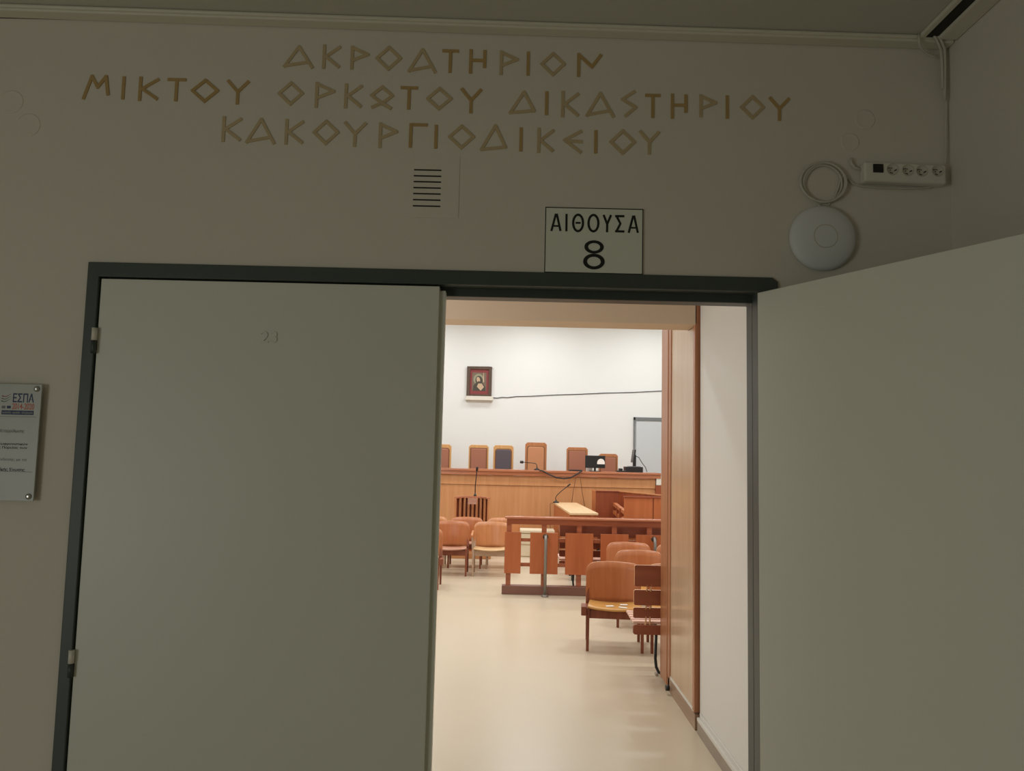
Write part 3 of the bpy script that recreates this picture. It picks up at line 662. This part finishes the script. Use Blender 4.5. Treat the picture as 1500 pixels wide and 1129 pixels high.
cx, cz = at(880.3, 678.8, ty - .03).x, at(880.3, 679.8, ty - .03).z
hw = .079
MB().prism([(cx - hw, cz), (cx + hw, cz)] + [(cx + hw * math.cos(a), cz + .025 + .088 * math.sin(a)) for a in [math.pi * j / 16 for j in range(17)]], ty - .033, ty - .028).build('pale_dome', M_PAPER, mo)  # pale half-round plate on the monitor back
nx = at(871.5, 689, ty).x
B(nx - .02, nx + .02, ty, ty + .03, bt, bt + .2).build('stand', M_BLACK, mo)
B(nx - .11, nx + .11, ty - .08, ty + .12, bt, bt + .012).build('stand_base', M_BLACK, mo)
a, b = at(859, 690, ty + .1), at(868, 686.5, ty + .1)
o = tag(B(a.x, b.x, ty + .14, ty + .2, bt, bt + .09).build('paper_stack', M_PAPER), 'white papers behind the black monitor on the bench', 'paper')
p0_, p1_ = at(916.5, 690, ty), at(942, 684, ty)
pc = thing('computer_case', ((p0_.x + p1_.x) / 2, ty, bt), 'flat black desktop computer at the right end of the judges bench', 'computer')
B(p0_.x, p1_.x, ty, ty + .32, bt, p1_.z).build('case', M_BLACK, pc, bevel=.006)
B(p0_.x + .02, p1_.x - .02, ty - .006, ty + .002, bt + .03, bt + .07).build('front_bezel', M_MIC, pc)
sx = at(930.5, 680, ty).x; zc = p1_.z
mo2 = thing('computer_monitor', (sx, ty + .15, zc), 'black monitor seen edge on standing on the desktop computer', 'monitor')
tp_ = at(931, 658.5, ty).z
mb = MB().hexa([(sx - .05, ty, zc + .09), (sx - .02, ty, zc + .09), (sx - .0, ty + .42, zc + .09), (sx - .03, ty + .42, zc + .09)], [(sx - .015, ty, tp_), (sx + .015, ty, tp_), (sx + .035, ty + .42, tp_), (sx + .005, ty + .42, tp_)])
mb.build('screen', M_BLACK, mo2, bevel=.004)
B(sx - .02, sx + .04, ty + .14, ty + .2, zc, zc + .25).build('stand', M_BLACK, mo2)
B(sx - .12, sx + .12, ty + .05, ty + .28, zc, zc + .012).build('stand_base', M_GREY, mo2)
MB().tube([(sx + .04, ty + .17, zc + .22), (sx + .1, ty + .17, zc + .2), (sx + .17, ty + .16, zc + .08), (sx + .24, ty + .15, zc - .005), (sx + .27, ty + .14, bt + .01)], .008, 6).build('lead', M_CABLEB, mo2)
a = at(908, 690, ty)
ph = thing('desk_phone', (a.x + .05, ty, bt), 'black desk telephone left of the desktop computer on the bench', 'telephone')
B(a.x - .06, a.x + .12, ty - .04, ty + .14, bt, bt + .03).build('base', M_BLACK, ph, bevel=.008)
B(a.x - .02, a.x + .06, ty - .02, ty + .12, bt + .03, bt + .075).build('handset', M_BLACK, ph, bevel=.014)
a, b = at(833, 689, ty - .1), at(853, 688, ty - .1)
kb = thing('keyboard', ((a.x + b.x) / 2, ty - .1, bt), 'black keyboard left of the black monitor on the bench', 'keyboard')
B(a.x, b.x, ty - .18, ty - .03, bt, bt + .022).build('case', M_BLACK, kb, bevel=.004)
mb = MB()
for i in range(11):
    for j in range(3): mb.box(a.x + .012 + i * (b.x - a.x - .02) / 11, a.x + .012 + (i + .8) * (b.x - a.x - .02) / 11, ty - .17 + j * .043, ty - .137 + j * .043, bt + .022, bt + .028)
mb.build('keys', M_MIC, kb)
yc = BY - .10
o = MB().tube([at(x, y, yc) for x, y in ((790, 688.6), (795, 689.4), (800, 692.5), (807, 696), (815, 699.5), (826, 701), (836, 699.5), (844, 695), (850, 691), (853, 689))], .013, 8).build('hanging_cable', M_CABLEB)
tag(o, 'thick black cable sagging over the front of the judges bench', 'cable')
for pts, lb in ((((843.5, 699), (842, 708), (840, 718), (837.5, 736)), 'thin cable hanging down the bench front, left of two'), (((849.5, 696), (851, 707), (853, 722), (856.5, 741)), 'thin cable hanging down the bench front, right of two')):
    o = MB().tube([at(849 if k == -1 else x, y, yc) for k, (x, y) in enumerate(pts)], .006, 6).build('hanging_cable', M_CABLEW)
    tag(o, lb, 'cable', 'thin cables on the bench front')

# ------------------------------------------------------------------ witness stand
wy = 14.05
wl, wr = at(665.5, 728, wy).x, at(718.5, 728, wy).x
wt = at(692, 727, wy + .1).z
ws = thing('witness_stand', ((wl + wr) / 2, wy, 0), 'slatted wooden witness stand with angled rail before the judges bench', 'witness stand')
plan = [(wl, wy - .05), (wl + .05, wy + .1), (wl + .16, wy + .28), (wr - .16, wy + .28), (wr - .05, wy + .1), (wr, wy - .05)]
inner = [(wl + .07, wy - .05), (wl + .11, wy + .07), (wl + .19, wy + .2), (wr - .19, wy + .2), (wr - .11, wy + .07), (wr - .07, wy - .05)]
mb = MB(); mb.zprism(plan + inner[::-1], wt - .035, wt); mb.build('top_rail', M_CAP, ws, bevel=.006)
mb = MB(); mb.zprism(plan + inner[::-1], .1, .2); mb.build('bottom_rail', M_MAHOG, ws)
mb = MB().zprism([(wl - .02, wy - .12), (wr + .03, wy - .12), (wr + .03, wy + .3), (wl - .02, wy + .3)], 0, .1); mb.build('platform', M_BENCHW, ws, bevel=.006)
mid = [((a[0] + b[0]) / 2, (a[1] + b[1]) / 2) for a, b in zip(plan, inner)]
out = [((a[0] - b[0]) * .1 + a[0] * .0 + b[0] + (a[0] - b[0]) * .75, b[1] + (a[1] - b[1]) * .85) for a, b in zip(plan, inner)]
mb = MB(); mb.zprism([(a[0] * .25 + b[0] * .75, a[1] * .25 + b[1] * .75) for a, b in zip(inner, plan)] + out[::-1], .2, wt - .04); mb.build('backing', M_BACKING, ws)
cum = [0]
for a, b in zip(mid, mid[1:]): cum.append(cum[-1] + math.dist(a, b))
ns = 9
for k in range(ns):
    px_ = wl + .03 + (wr - wl - .06) * k / (ns - 1)
    for j in range(len(mid) - 1):
        if mid[j][0] <= px_ <= mid[j + 1][0]:
            py_ = mid[j][1] + (px_ - mid[j][0]) / (mid[j + 1][0] - mid[j][0]) * (mid[j + 1][1] - mid[j][1]); break
    else: py_ = mid[0][1]
    B(px_ - .02, px_ + .02, py_ - .05, py_ - .025, .15, wt - .03).build('slat', M_CHLITE, ws)
a, b = at(685.5, 738, wy + .1), at(699, 729.5, wy + .1)
B(a.x, b.x, wy + .05, wy + .08, a.z, b.z + .0).build('reading_board', M_CHSEATP, ws)
# microphone stand on the rail
q0 = at(696, 726, wy + .24); q0.z = wt
gooseneck('stand_microphone', q0, [Vector((q0.x, q0.y, wt + .03)), at(696.2, 712, q0.y), at(696.8, 706, q0.y), at(698.2, 692, q0.y), at(698.6, 688.5, q0.y)], 'slim black microphone rising from the witness stand rail', .022, .009, .45)

# ------------------------------------------------------------------ plywood chairs
def make_chair(back_m, seat_m, leg_m, name='courtroom_chair', arms=(0, 0)):
    r = thing(name, (0, 0, 0), '', '')
    W, H0, H1 = .28, .355, .79                 # half width, back bottom and top
    # curved plywood backrest with rounded top corners
    NX, NZ = 18, 6; cr = .085; T2 = .014
    def top(x):
        e = W - abs(x)
        return H1 - (cr - math.sqrt(max(0, cr * cr - (cr - e) ** 2)) if e < cr else 0) - .012 * (x / W) ** 2
    def bot(x): return H0 + .018 * (1 - (x / W) ** 2)
    xs = [-W * math.cos(math.pi * i / NX) for i in range(NX + 1)]
    fr = []; bk = []
    for x in xs:
        for j in range(NZ + 1):
            z = bot(x) + (top(x) - bot(x)) * j / NZ
            y = .245 - .07 * (x / W) ** 2 * (.6 + .4 * (z - H0) / (H1 - H0)) + .10 * (z - H0)
            fr.append((x, y, z)); bk.append((x, y + T2, z))
    n = len(fr); idx = lambda i, j: i * (NZ + 1) + j
    mb = MB()
    mb.add(fr + bk, [(idx(i, j), idx(i + 1, j), idx(i + 1, j + 1), idx(i, j + 1)) for i in range(NX) for j in range(NZ)] +
           [(n + idx(i, j), n + idx(i, j + 1), n + idx(i + 1, j + 1), n + idx(i + 1, j)) for i in range(NX) for j in range(NZ)], 0, True)
    rim = []
    for i in range(NX):
        rim.append((idx(i, NZ), idx(i + 1, NZ), n + idx(i + 1, NZ), n + idx(i, NZ)))
        rim.append((idx(i + 1, 0), idx(i, 0), n + idx(i, 0), n + idx(i + 1, 0)))
    for j in range(NZ):
        rim.append((idx(0, j), idx(0, j + 1), n + idx(0, j + 1), n + idx(0, j)))
        rim.append((idx(NX, j + 1), idx(NX, j), n + idx(NX, j), n + idx(NX, j + 1)))
    mb.add(fr + bk, rim, 1)
    mb.build('backrest', [back_m, M_CHEDGE], r)
    # dished seat with bowed front edge
    SW = .265; up = []; dn = []
    NX, NY = 14, 6
    for i in range(NX + 1):
        x = -SW + 2 * SW * i / NX
        yf = -.235 - .035 * (1 - (x / SW) ** 2) + .02 * (abs(x) / SW) ** 8
        yb2 = .2
        for j in range(NY + 1):
            y = yf + (yb2 - yf) * j / NY; sx = x * (1 - .10 * j / NY)
            z = .42 - .018 * (1 - (x / SW) ** 2) + .012 * (1 - j / NY) - .008 * (j / NY)
            if j == 0: z -= .01
            up.append((sx, y, z)); dn.append((sx, y, z - .014))
    n = len(up); idx = lambda i, j: i * (NY + 1) + j
    mb = MB()
    mb.add(up + dn, [(idx(i, j), idx(i + 1, j), idx(i + 1, j + 1), idx(i, j + 1)) for i in range(NX) for j in range(NY)] +
           [(n + idx(i, j), n + idx(i, j + 1), n + idx(i + 1, j + 1), n + idx(i + 1, j)) for i in range(NX) for j in range(NY)], 0, True)
    rim = []
    for i in range(NX):
        rim += [(idx(i, 0), n + idx(i, 0), n + idx(i + 1, 0), idx(i + 1, 0)), (idx(i, NY), idx(i + 1, NY), n + idx(i + 1, NY), n + idx(i, NY))]
    for j in range(NY):
        rim += [(idx(0, j), idx(0, j + 1), n + idx(0, j + 1), n + idx(0, j)), (idx(NX, j), n + idx(NX, j), n + idx(NX, j + 1), idx(NX, j + 1))]
    mb.add(up + dn, rim, 0)
    mb.build('seat', seat_m, r)
    lx = .262
    MB().hexa([(-lx, -.2, .305), (lx, -.2, .305), (lx, -.17, .305), (-lx, -.17, .305)], [(-lx, -.2, .385), (lx, -.2, .385), (lx, -.17, .385), (-lx, -.17, .385)]).build('front_rail', leg_m, r, bevel=.003)
    B(-lx, lx, .19, .215, .31, .37).build('rear_rail', leg_m, r)
    for sx in (-1, 1):
        B(sx * lx - .013, sx * lx + .013, -.2, .22, .32, .375).build('side_rail', leg_m, r)
        MB().bar((sx * lx, -.22, 0), (sx * lx, -.2, .40), .027, .030, .034, .042).build('leg', leg_m, r, bevel=.002)
        mb = MB().bar((sx * lx, .245, 0), (sx * lx, .215, .40), .027, .030, .034, .040)
        mb.bar((sx * lx, .215, .40), (sx * (lx - .004), .258, .66), .034, .040, .026, .022)
        mb.build('leg', leg_m, r, bevel=.002)
    for sx, on in zip((-1, 1), arms):
        if on:
            ax = sx * (lx + .028)
            MB().bar((sx * (lx + .01), -.1, .36), (ax, -.09, .61), .028, .05, .028, .05).build('arm_post', leg_m, r)
            MB().tube([(ax, .2, .64), (ax, .05, .632), (ax, -.12, .622), (ax, -.2, .612), (ax, -.225, .60)], .021, 10).build('armrest', M_CHLITE, r)
    return r
def add_block(c, sx, leg_m):
    o = B(sx * .274, sx * .327, -.245, -.06, .335, .42).build('coupling_block', leg_m, None, bevel=.006); o.parent = c
CG = 'plywood chairs in the courtroom'
def put(c, left_leg, right_x=None, label='', rz=-0.09, dx=0.02):
    p = atz(*left_leg); c.location = (p.x + .262 + dx, p.y + .22, 0); c.rotation_euler = (0, 0, rz); tag(c, label, 'chair', CG)
    return c
chA = put(make_chair(M_CHBACK, M_CHSEAT, M_CHLEG), (860.5, 954), label='nearest plywood chair with scraps of paper on its yellow seat')
cE = copy_tree(chA); put(cE, (955.5, 958), label='plywood chair behind the slatted bench, mostly hidden by the wall panel')
cB = copy_tree(chA); cB.location = chA.location + Vector((.44, 1.05, 0)); tag(cB, 'plywood chair in the second row, behind the nearest chair', 'chair', CG)
cC = copy_tree(chA); cC.location = chA.location + Vector((.44, 1.86, 0)); tag(cC, 'plywood chair in the third row, close to the wooden barrier', 'chair', CG)
cD = copy_tree(chA); cD.location = chA.location + Vector((1.06, 1.78, 0)); tag(cD, 'plywood chair in the third row cut off by the wall panel', 'chair', CG)
chL = put(make_chair(M_CHBACK, M_CHSEATP, M_CHLEG, arms=(1, 0)), (682, 844), dx=-.524, rz=0.0, label='reddish plywood chair in the left front row with worn seat')
chR = put(make_chair(M_CHLITE, M_CHSEATL, M_CHLEGP, arms=(1, 0)), (691, 844), rz=0.0, dx=.012, label='light plywood chair in the left front row beside the barrier')
c1 = copy_tree(chL); put(c1, (705, 833), dx=-.524 - .02, rz=0.0, label='plywood chair in the left back row directly before the witness stand')
c2 = copy_tree(chR); put(c2, (711.5, 833), dx=.01, rz=0.0, label='light plywood chair in the left back row behind the barrier end')
c3 = copy_tree(chR); c3.location = c1.location + Vector((-.61, 0, 0)); tag(c3, 'light plywood chair in the left back row next to the door edge', 'chair', CG)
c4 = copy_tree(chL); put(c4, (640.5, 864), dx=-.524, rz=0.0, label='left plywood chair closest to the doorway, mostly behind the closed door')
add_block(chA, -1, M_CHLEG); add_block(c4, 1, M_CHLEG)
# scraps of paper on the nearest chair
ca = chA.location
for k, (dx, dy, rz, l, w_) in enumerate(((-.06, -.13, .25, .075, .04), (.06, -.19, -.45, .08, .035), (.09, -.05, .1, .07, .04))):
    zt = .42 - .018 * (1 - (dx / .265) ** 2) + .012 * (.5 - dy) * .9 + .002
    mb = B(ca.x + dx - l / 2, ca.x + dx + l / 2, ca.y + dy - w_ / 2, ca.y + dy + w_ / 2, zt, zt + .007).rot(rz, (ca.x + dx, ca.y + dy, zt))
    o = mb.build('paper_scrap', M_PAPER)
    tag(o, ['white folded paper scrap on the nearest chair seat, left of three', 'white folded paper scrap on the nearest chair seat, nearest its front edge', 'white folded paper scrap on the nearest chair seat, by its backrest'][k], 'paper', 'paper scraps on the chair')

# ------------------------------------------------------------------ slatted benches
def make_bench(L):
    r = thing('slatted_bench', (0, 0, 0), '', '')
    for z0, z1, y in ((.765, .945, -.055), (.60, .73, -.028), (.485, .575, .0)):
        MB().prism(rrect(0, L, z0, z1, .014, 3)[::-1], y, y + .022, rim=1).build('back_board', [M_BOARD, M_CHEDGE], r)
    MB().prism(rrect(0, L, .345, .425, .02, 3)[::-1], .0, .022).build('rear_rail', M_BOARD, r)
    for k in range(5):
        y = .028 + k * .082
        MB().prism([(0, .43 + .004 * k), (L, .43 + .004 * k), (L, .455 + .004 * k), (0, .455 + .004 * k)][::-1], y, y + .062).build('seat_slat', M_SLAT, r, bevel=.009)
    for x in (.21, L - .21):
        mb = MB().tube([(x, .3, .415), (x, .08, .41), (x, .045, .38), (x - .01, .03, .14), (x - .004, .02, .07), (x + .015, .01, .03), (x + .05, -.01, .014), (x + .2, -.05, .013)], .013, 8)
        mb.build('leg_frame', M_BLACK, r)
        B(x - .012, x + .012, .0, .05, .0, .02).build('foot', M_STEEL, r)
    mb = MB()
    for x in (.11, L - .15):
        for dx in (0, .035): mb.tube([(x + dx, -.03, .72), (x + dx, -.05, .78)], .007, 6).tube([(x + dx, .0, .565), (x + dx, -.02, .61)], .007, 6).tube([(x + dx, .01, .40), (x + dx, .005, .5)], .007, 6)
    mb.build('bracket', M_CHEDGE, r)
    return r
b1 = make_bench(1.9)
lp = at(929, 840, 6.80); b1.location = (lp.x, 6.83, 0)
tag(b1, 'dark wood slatted bench with black metal legs beside the wall panel', 'bench', 'slatted benches')
b2_ = copy_tree(b1); lp = at(818.5, 815, 10.85); b2_.location = (lp.x, 10.78, 0)
tag(b2_, 'slatted bench glimpsed through the gaps behind the wooden barrier', 'bench', 'slatted benches')

# ------------------------------------------------------------------ wooden barrier
RY = 10.56
ba = thing('wooden_barrier', (1.0, RY, 0), 'wooden barrier with hanging panels and brown plinth across the courtroom', 'barrier')
X = lambda px: at(px, 800, RY).x
xl = X(738.5); xrr = xl + 4.1
zt_ = at(800, 757, RY).z
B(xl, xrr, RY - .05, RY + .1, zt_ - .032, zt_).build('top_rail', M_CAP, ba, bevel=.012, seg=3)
B(xl + .03, xrr - .03, RY - .01, RY + .06, zt_ - .105, zt_ - .032).build('rail_apron', M_RAILW, ba)
zb = at(742, 857, RY).z
B(xl - .02, xrr, RY - .03, RY + .1, 0, zb).build('plinth', M_PLINTH, ba, bevel=.006)
per = X(848) - X(796.5)
zp1 = at(796, 780, RY - .02).z; zp0 = at(796, 840.5, RY - .02).z
k = 0; x = X(745.3)
while x < xrr:
    B(x - .033, x + .033, RY + .0, RY + .06, zb - .01, zt_ - .1).build('post', M_RAILW, ba)
    w0, w1 = (x - .055, x + .165) if k == 0 else (x - .188, x + .188)
    B(w0, min(w1, xrr), RY - .035, RY - .002, zp0, zp1).build('panel', M_MAHOG, ba, bevel=.002)
    k += 1; x += per
for y0, y1 in ((788.5, 793), (824.5, 829.5)):
    B(xl + .02, xrr - .03, RY + .005, RY + .04, at(770, y1, RY).z, at(770, y0, RY).z).build('stringer', M_RAILW, ba)
for px_ in (796.5, 955):
    x = X(px_) + .02; zh = at(796, 784, RY - .05).z
    yy = RY - .035
    path = [(x - .0, yy, zh - .02), (x, yy - .03, zh - .005), (x, yy - .07, zh - .02), (x, yy - .095, zh - .07), (x, yy - .10, zh - .2), (x, yy - .10, .0)]
    pp = MB().tube(path, .021, 12).build('support_pipe', M_PIPE, ba)
    MB().lathe([(.05, 0), (.045, .012), (.026, .03)], (x, yy - .10, 0), 'Z', 20).build('pipe_flange', M_PIPE, pp)
    MB().lathe([(.036, 0), (.036, .006), (.024, .012)], (x, yy, zh - .02), 'Y', 18).build('wall_flange', M_DARKGAP, pp)

# ------------------------------------------------------------------ furniture beyond the barrier
# long table reaching from the barrier towards the judges' bench
TZ = .94
qa = [atz(835, 751, TZ), atz(876.5, 751.5, TZ), atz(844.5, 736, TZ), atz(811, 735.5, TZ)]
tb = thing('long_table', ((qa[0] + qa[1]) / 2 * 1.0).to_tuple()[:2] + (0,), 'pale topped long table reaching from the barrier toward the judges bench', 'table')
dn = Vector((0, 0, -.035))
MB().hexa([p + dn for p in qa], qa).build('top', M_TABLE, tb, bevel=.004)
ins = lambda p: Vector(((p.x - 1.12) * .97 + 1.12, p.y + (.02 if p.y < 13.5 else -.02), 0))
qi = [ins(p) for p in qa]
mb = MB()
qq = lambda i, z: Vector((qi[i].x, qi[i].y, z))
for i, j in ((0, 1), (1, 2), (2, 3), (3, 0)):
    d = (qi[j] - qi[i]).normalized(); nn = Vector((-d.y, d.x, 0)) * .03
    mb = MB().hexa([qq(i, 0), qq(j, 0), qq(j, 0) + nn, qq(i, 0) + nn], [qq(i, TZ - .035), qq(j, TZ - .035), qq(j, TZ - .035) + nn, qq(i, TZ - .035) + nn])
    mb.build('side_panel', M_TABSIDE, tb)
q0 = atz(814, 735.8, TZ); q0.x += .0; q0.y -= .12
gooseneck('table_microphone', q0, [q0 + Vector((0, 0, .04)), at(813.7, 729.5, q0.y), at(815.5, 725.5, q0.y), at(823, 718.5, q0.y), at(832, 711.5, q0.y)], 'black gooseneck microphone at the far end of the pale long table', .014, .008)
yk = q0.y - .03
o = MB().tube([Vector((q0.x - .04, yk + .02, TZ + .006))] + [Vector((at(806, y, yk).x, yk, at(806, y, yk).z)) for y in (737.5, 745, 757, 770, 790)] + [Vector((at(806, 790, yk).x, yk, .006))], .006, 6).build('table_cable', M_CABLEW)
tag(o, 'thin dark cable hanging left of the long table', 'cable')
# clerk's desk: dark end, long back panel, front cabinet with shelves
cy1, cy0 = 14.6, 12.9
a, b = at(873, 719.5, cy1), at(907, 719.5, cy1); c = at(914.5, 727.5, cy0); e = at(957, 729, cy0)
cd = thing('clerk_desk', ((a.x + e.x) / 2, cy0, 0), 'tall wooden stall desk with shelves right of the long table', 'desk')
B(a.x, b.x, cy1, cy1 + .05, 0, a.z).build('end_panel', M_DESKD, cd)
B(a.x, a.x + .03, cy1 + .05, cy1 + .7, 0, a.z).build('side_panel', M_DESKL, cd)
xe = at(985, 731, cy0).x
mb = MB().hexa([(b.x, cy1, 0), (xe + .3, cy0 - .1, 0), (xe + .3, cy0 - .06, 0), (b.x, cy1 + .05, 0)], [(b.x, cy1, a.z), (xe + .3, cy0 - .1, c.z), (xe + .3, cy0 - .06, c.z), (b.x, cy1 + .05, a.z)])
mb.build('back_panel', M_DESKD, cd)
mb = MB().hexa([(b.x - .0, cy1 - .03, a.z), (xe + .3, cy0 - .13, c.z), (xe + .3, cy0 - .03, c.z), (b.x, cy1 + .08, a.z)], [(b.x, cy1 - .03, a.z + .02), (xe + .3, cy0 - .13, c.z + .02), (xe + .3, cy0 - .03, c.z + .02), (b.x, cy1 + .08, a.z + .02)])
mb.build('capping', M_CHLITE, cd)
B(a.x, b.x, cy1 - .02, cy1 + .12, a.z, a.z + .015).build('capping', M_DESKD, cd)
fc = thing('front_cabinet', ((c.x + e.x) / 2, cy0 - .35, 0), 'wooden cabinet front standing before the stall desk beside the wall panel', 'cabinet')
cyf = 12.45
c = at(914.5, 728.5, cyf); e = at(957, 729.5, cyf)
B(c.x, e.x - .006, cyf, cyf + .03, 0, c.z).build('front_panel', M_DESKL, fc)
B(e.x + .006, e.x + .5, cyf, cyf + .03, 0, c.z).build('front_panel', M_DESKL, fc)
B(c.x - .01, e.x + .5, cyf - .015, cyf + .045, c.z, c.z + .02).build('capping', M_DESKD, fc)
B(e.x - .02, e.x + .02, cyf + .03, cyf + .07, 0, c.z).build('post', M_DESKD, fc)
zl = at(900, 742, 13.4).z; zm = at(900, 754, 13.4).z
for z in (zl, zm, zl - .42):
    mb = MB().hexa([(c.x, cyf + .04, z - .06), (c.x + .05, cyf + .04, z - .06), (b.x - .05, cy1 - .05, z - .06), (b.x - .12, cy1 - .05, z - .06)], [(c.x, cyf + .04, z), (c.x + .05, cyf + .04, z), (b.x - .05, cy1 - .05, z), (b.x - .12, cy1 - .05, z)])
    mb.build('shelf_rail', M_DESKL, cd)
for t in (.25, .6):
    px_ = c.x + (b.x - .08 - c.x) * t; py_ = cyf + .1 + (cy1 - cyf - .2) * t
    B(px_ - .03, px_ + .03, py_ - .03, py_ + .03, 0, zl).build('post', M_DESKD, cd)
# low desk right behind the barrier, open shelf to the front
dy = 11.75
a = at(822, 766, dy)
ld = thing('low_desk', (a.x + 1.5, dy, 0), 'low dark wooden desk with open shelf just behind the barrier', 'desk')
zdt = a.z; xdr = a.x + 3.2
B(a.x - .02, xdr, dy - .02, dy + .6, zdt - .02, zdt).build('top', M_RAILW, ld, bevel=.004)
zsh = at(870, 777, dy).z
xs2 = at(846.5, 770, dy).x
B(a.x, xs2, dy, dy + .58, at(830, 783, dy).z, zdt - .02).build('pedestal', M_DESKD, ld)
B(xs2, xdr, dy + .5, dy + .58, zsh - .09, zdt - .02).build('back_panel', M_DESKD, ld)
B(xs2, xdr, dy + .01, dy + .5, zsh - .09, zsh - .02).build('shelf', M_GREY, ld)
B(xs2, xdr, dy + .005, dy + .4, zsh - .02, zsh + .02).build('shelf_dark_strip', M_BLACK, ld)  # black strip lying along the open shelf
for px_ in (899.5, 953):
    q = at(px_, 772, dy).x; B(q - .03, q + .03, dy, dy + .5, zsh, zdt - .02).build('divider', M_DESKD, ld)
for q in (at(839, 842, dy).x, xdr - .1):
    for yy in (dy + .04, dy + .54): MB().tube([(q, yy, 0), (q, yy, zsh - .09)], .02, 8).build('leg', M_BLACK, ld)
q = at(850, 855, dy).x
MB().tube([(q, dy + .3, .02), (q + .45, dy + .3, zsh - .1)], .018, 8).build('brace', M_BLACK, ld)
B(xdr - .05, xdr, dy + .01, dy + .5, .35, zsh - .09).build('side_panel', M_DESKD, ld)
# low cream cabinet seen through the barrier
ky = 14.35
a, b = at(757.5, 776, ky), at(811, 776.5, ky)
kc = thing('low_cabinet', ((a.x + b.x) / 2, ky, 0), 'low cream cabinet before the judges bench, seen through the barrier', 'cabinet')
B(a.x - .02, b.x + .02, ky - .03, ky + .42, a.z - .05, a.z).build('top', M_CREAM, kc, bevel=.005)
B(a.x + .0, b.x - .0, ky, ky + .4, 0, a.z - .05).build('body', M_CREAM, kc)
zz = a.z - .06; hgt = zz / 2
for k in range(2):
    dr_ = B(a.x + .01, b.x - .01, ky - .018, ky - .001, k * hgt + .02, (k + 1) * hgt - .006).build('drawer', M_CREAM, kc, bevel=.003)
    B((a.x + b.x) / 2 - .06, (a.x + b.x) / 2 + .06, ky - .03, ky - .019, (k + .5) * hgt - .008, (k + .5) * hgt + .008).build('handle', M_GREY, dr_)

bpy.context.view_layer.update()
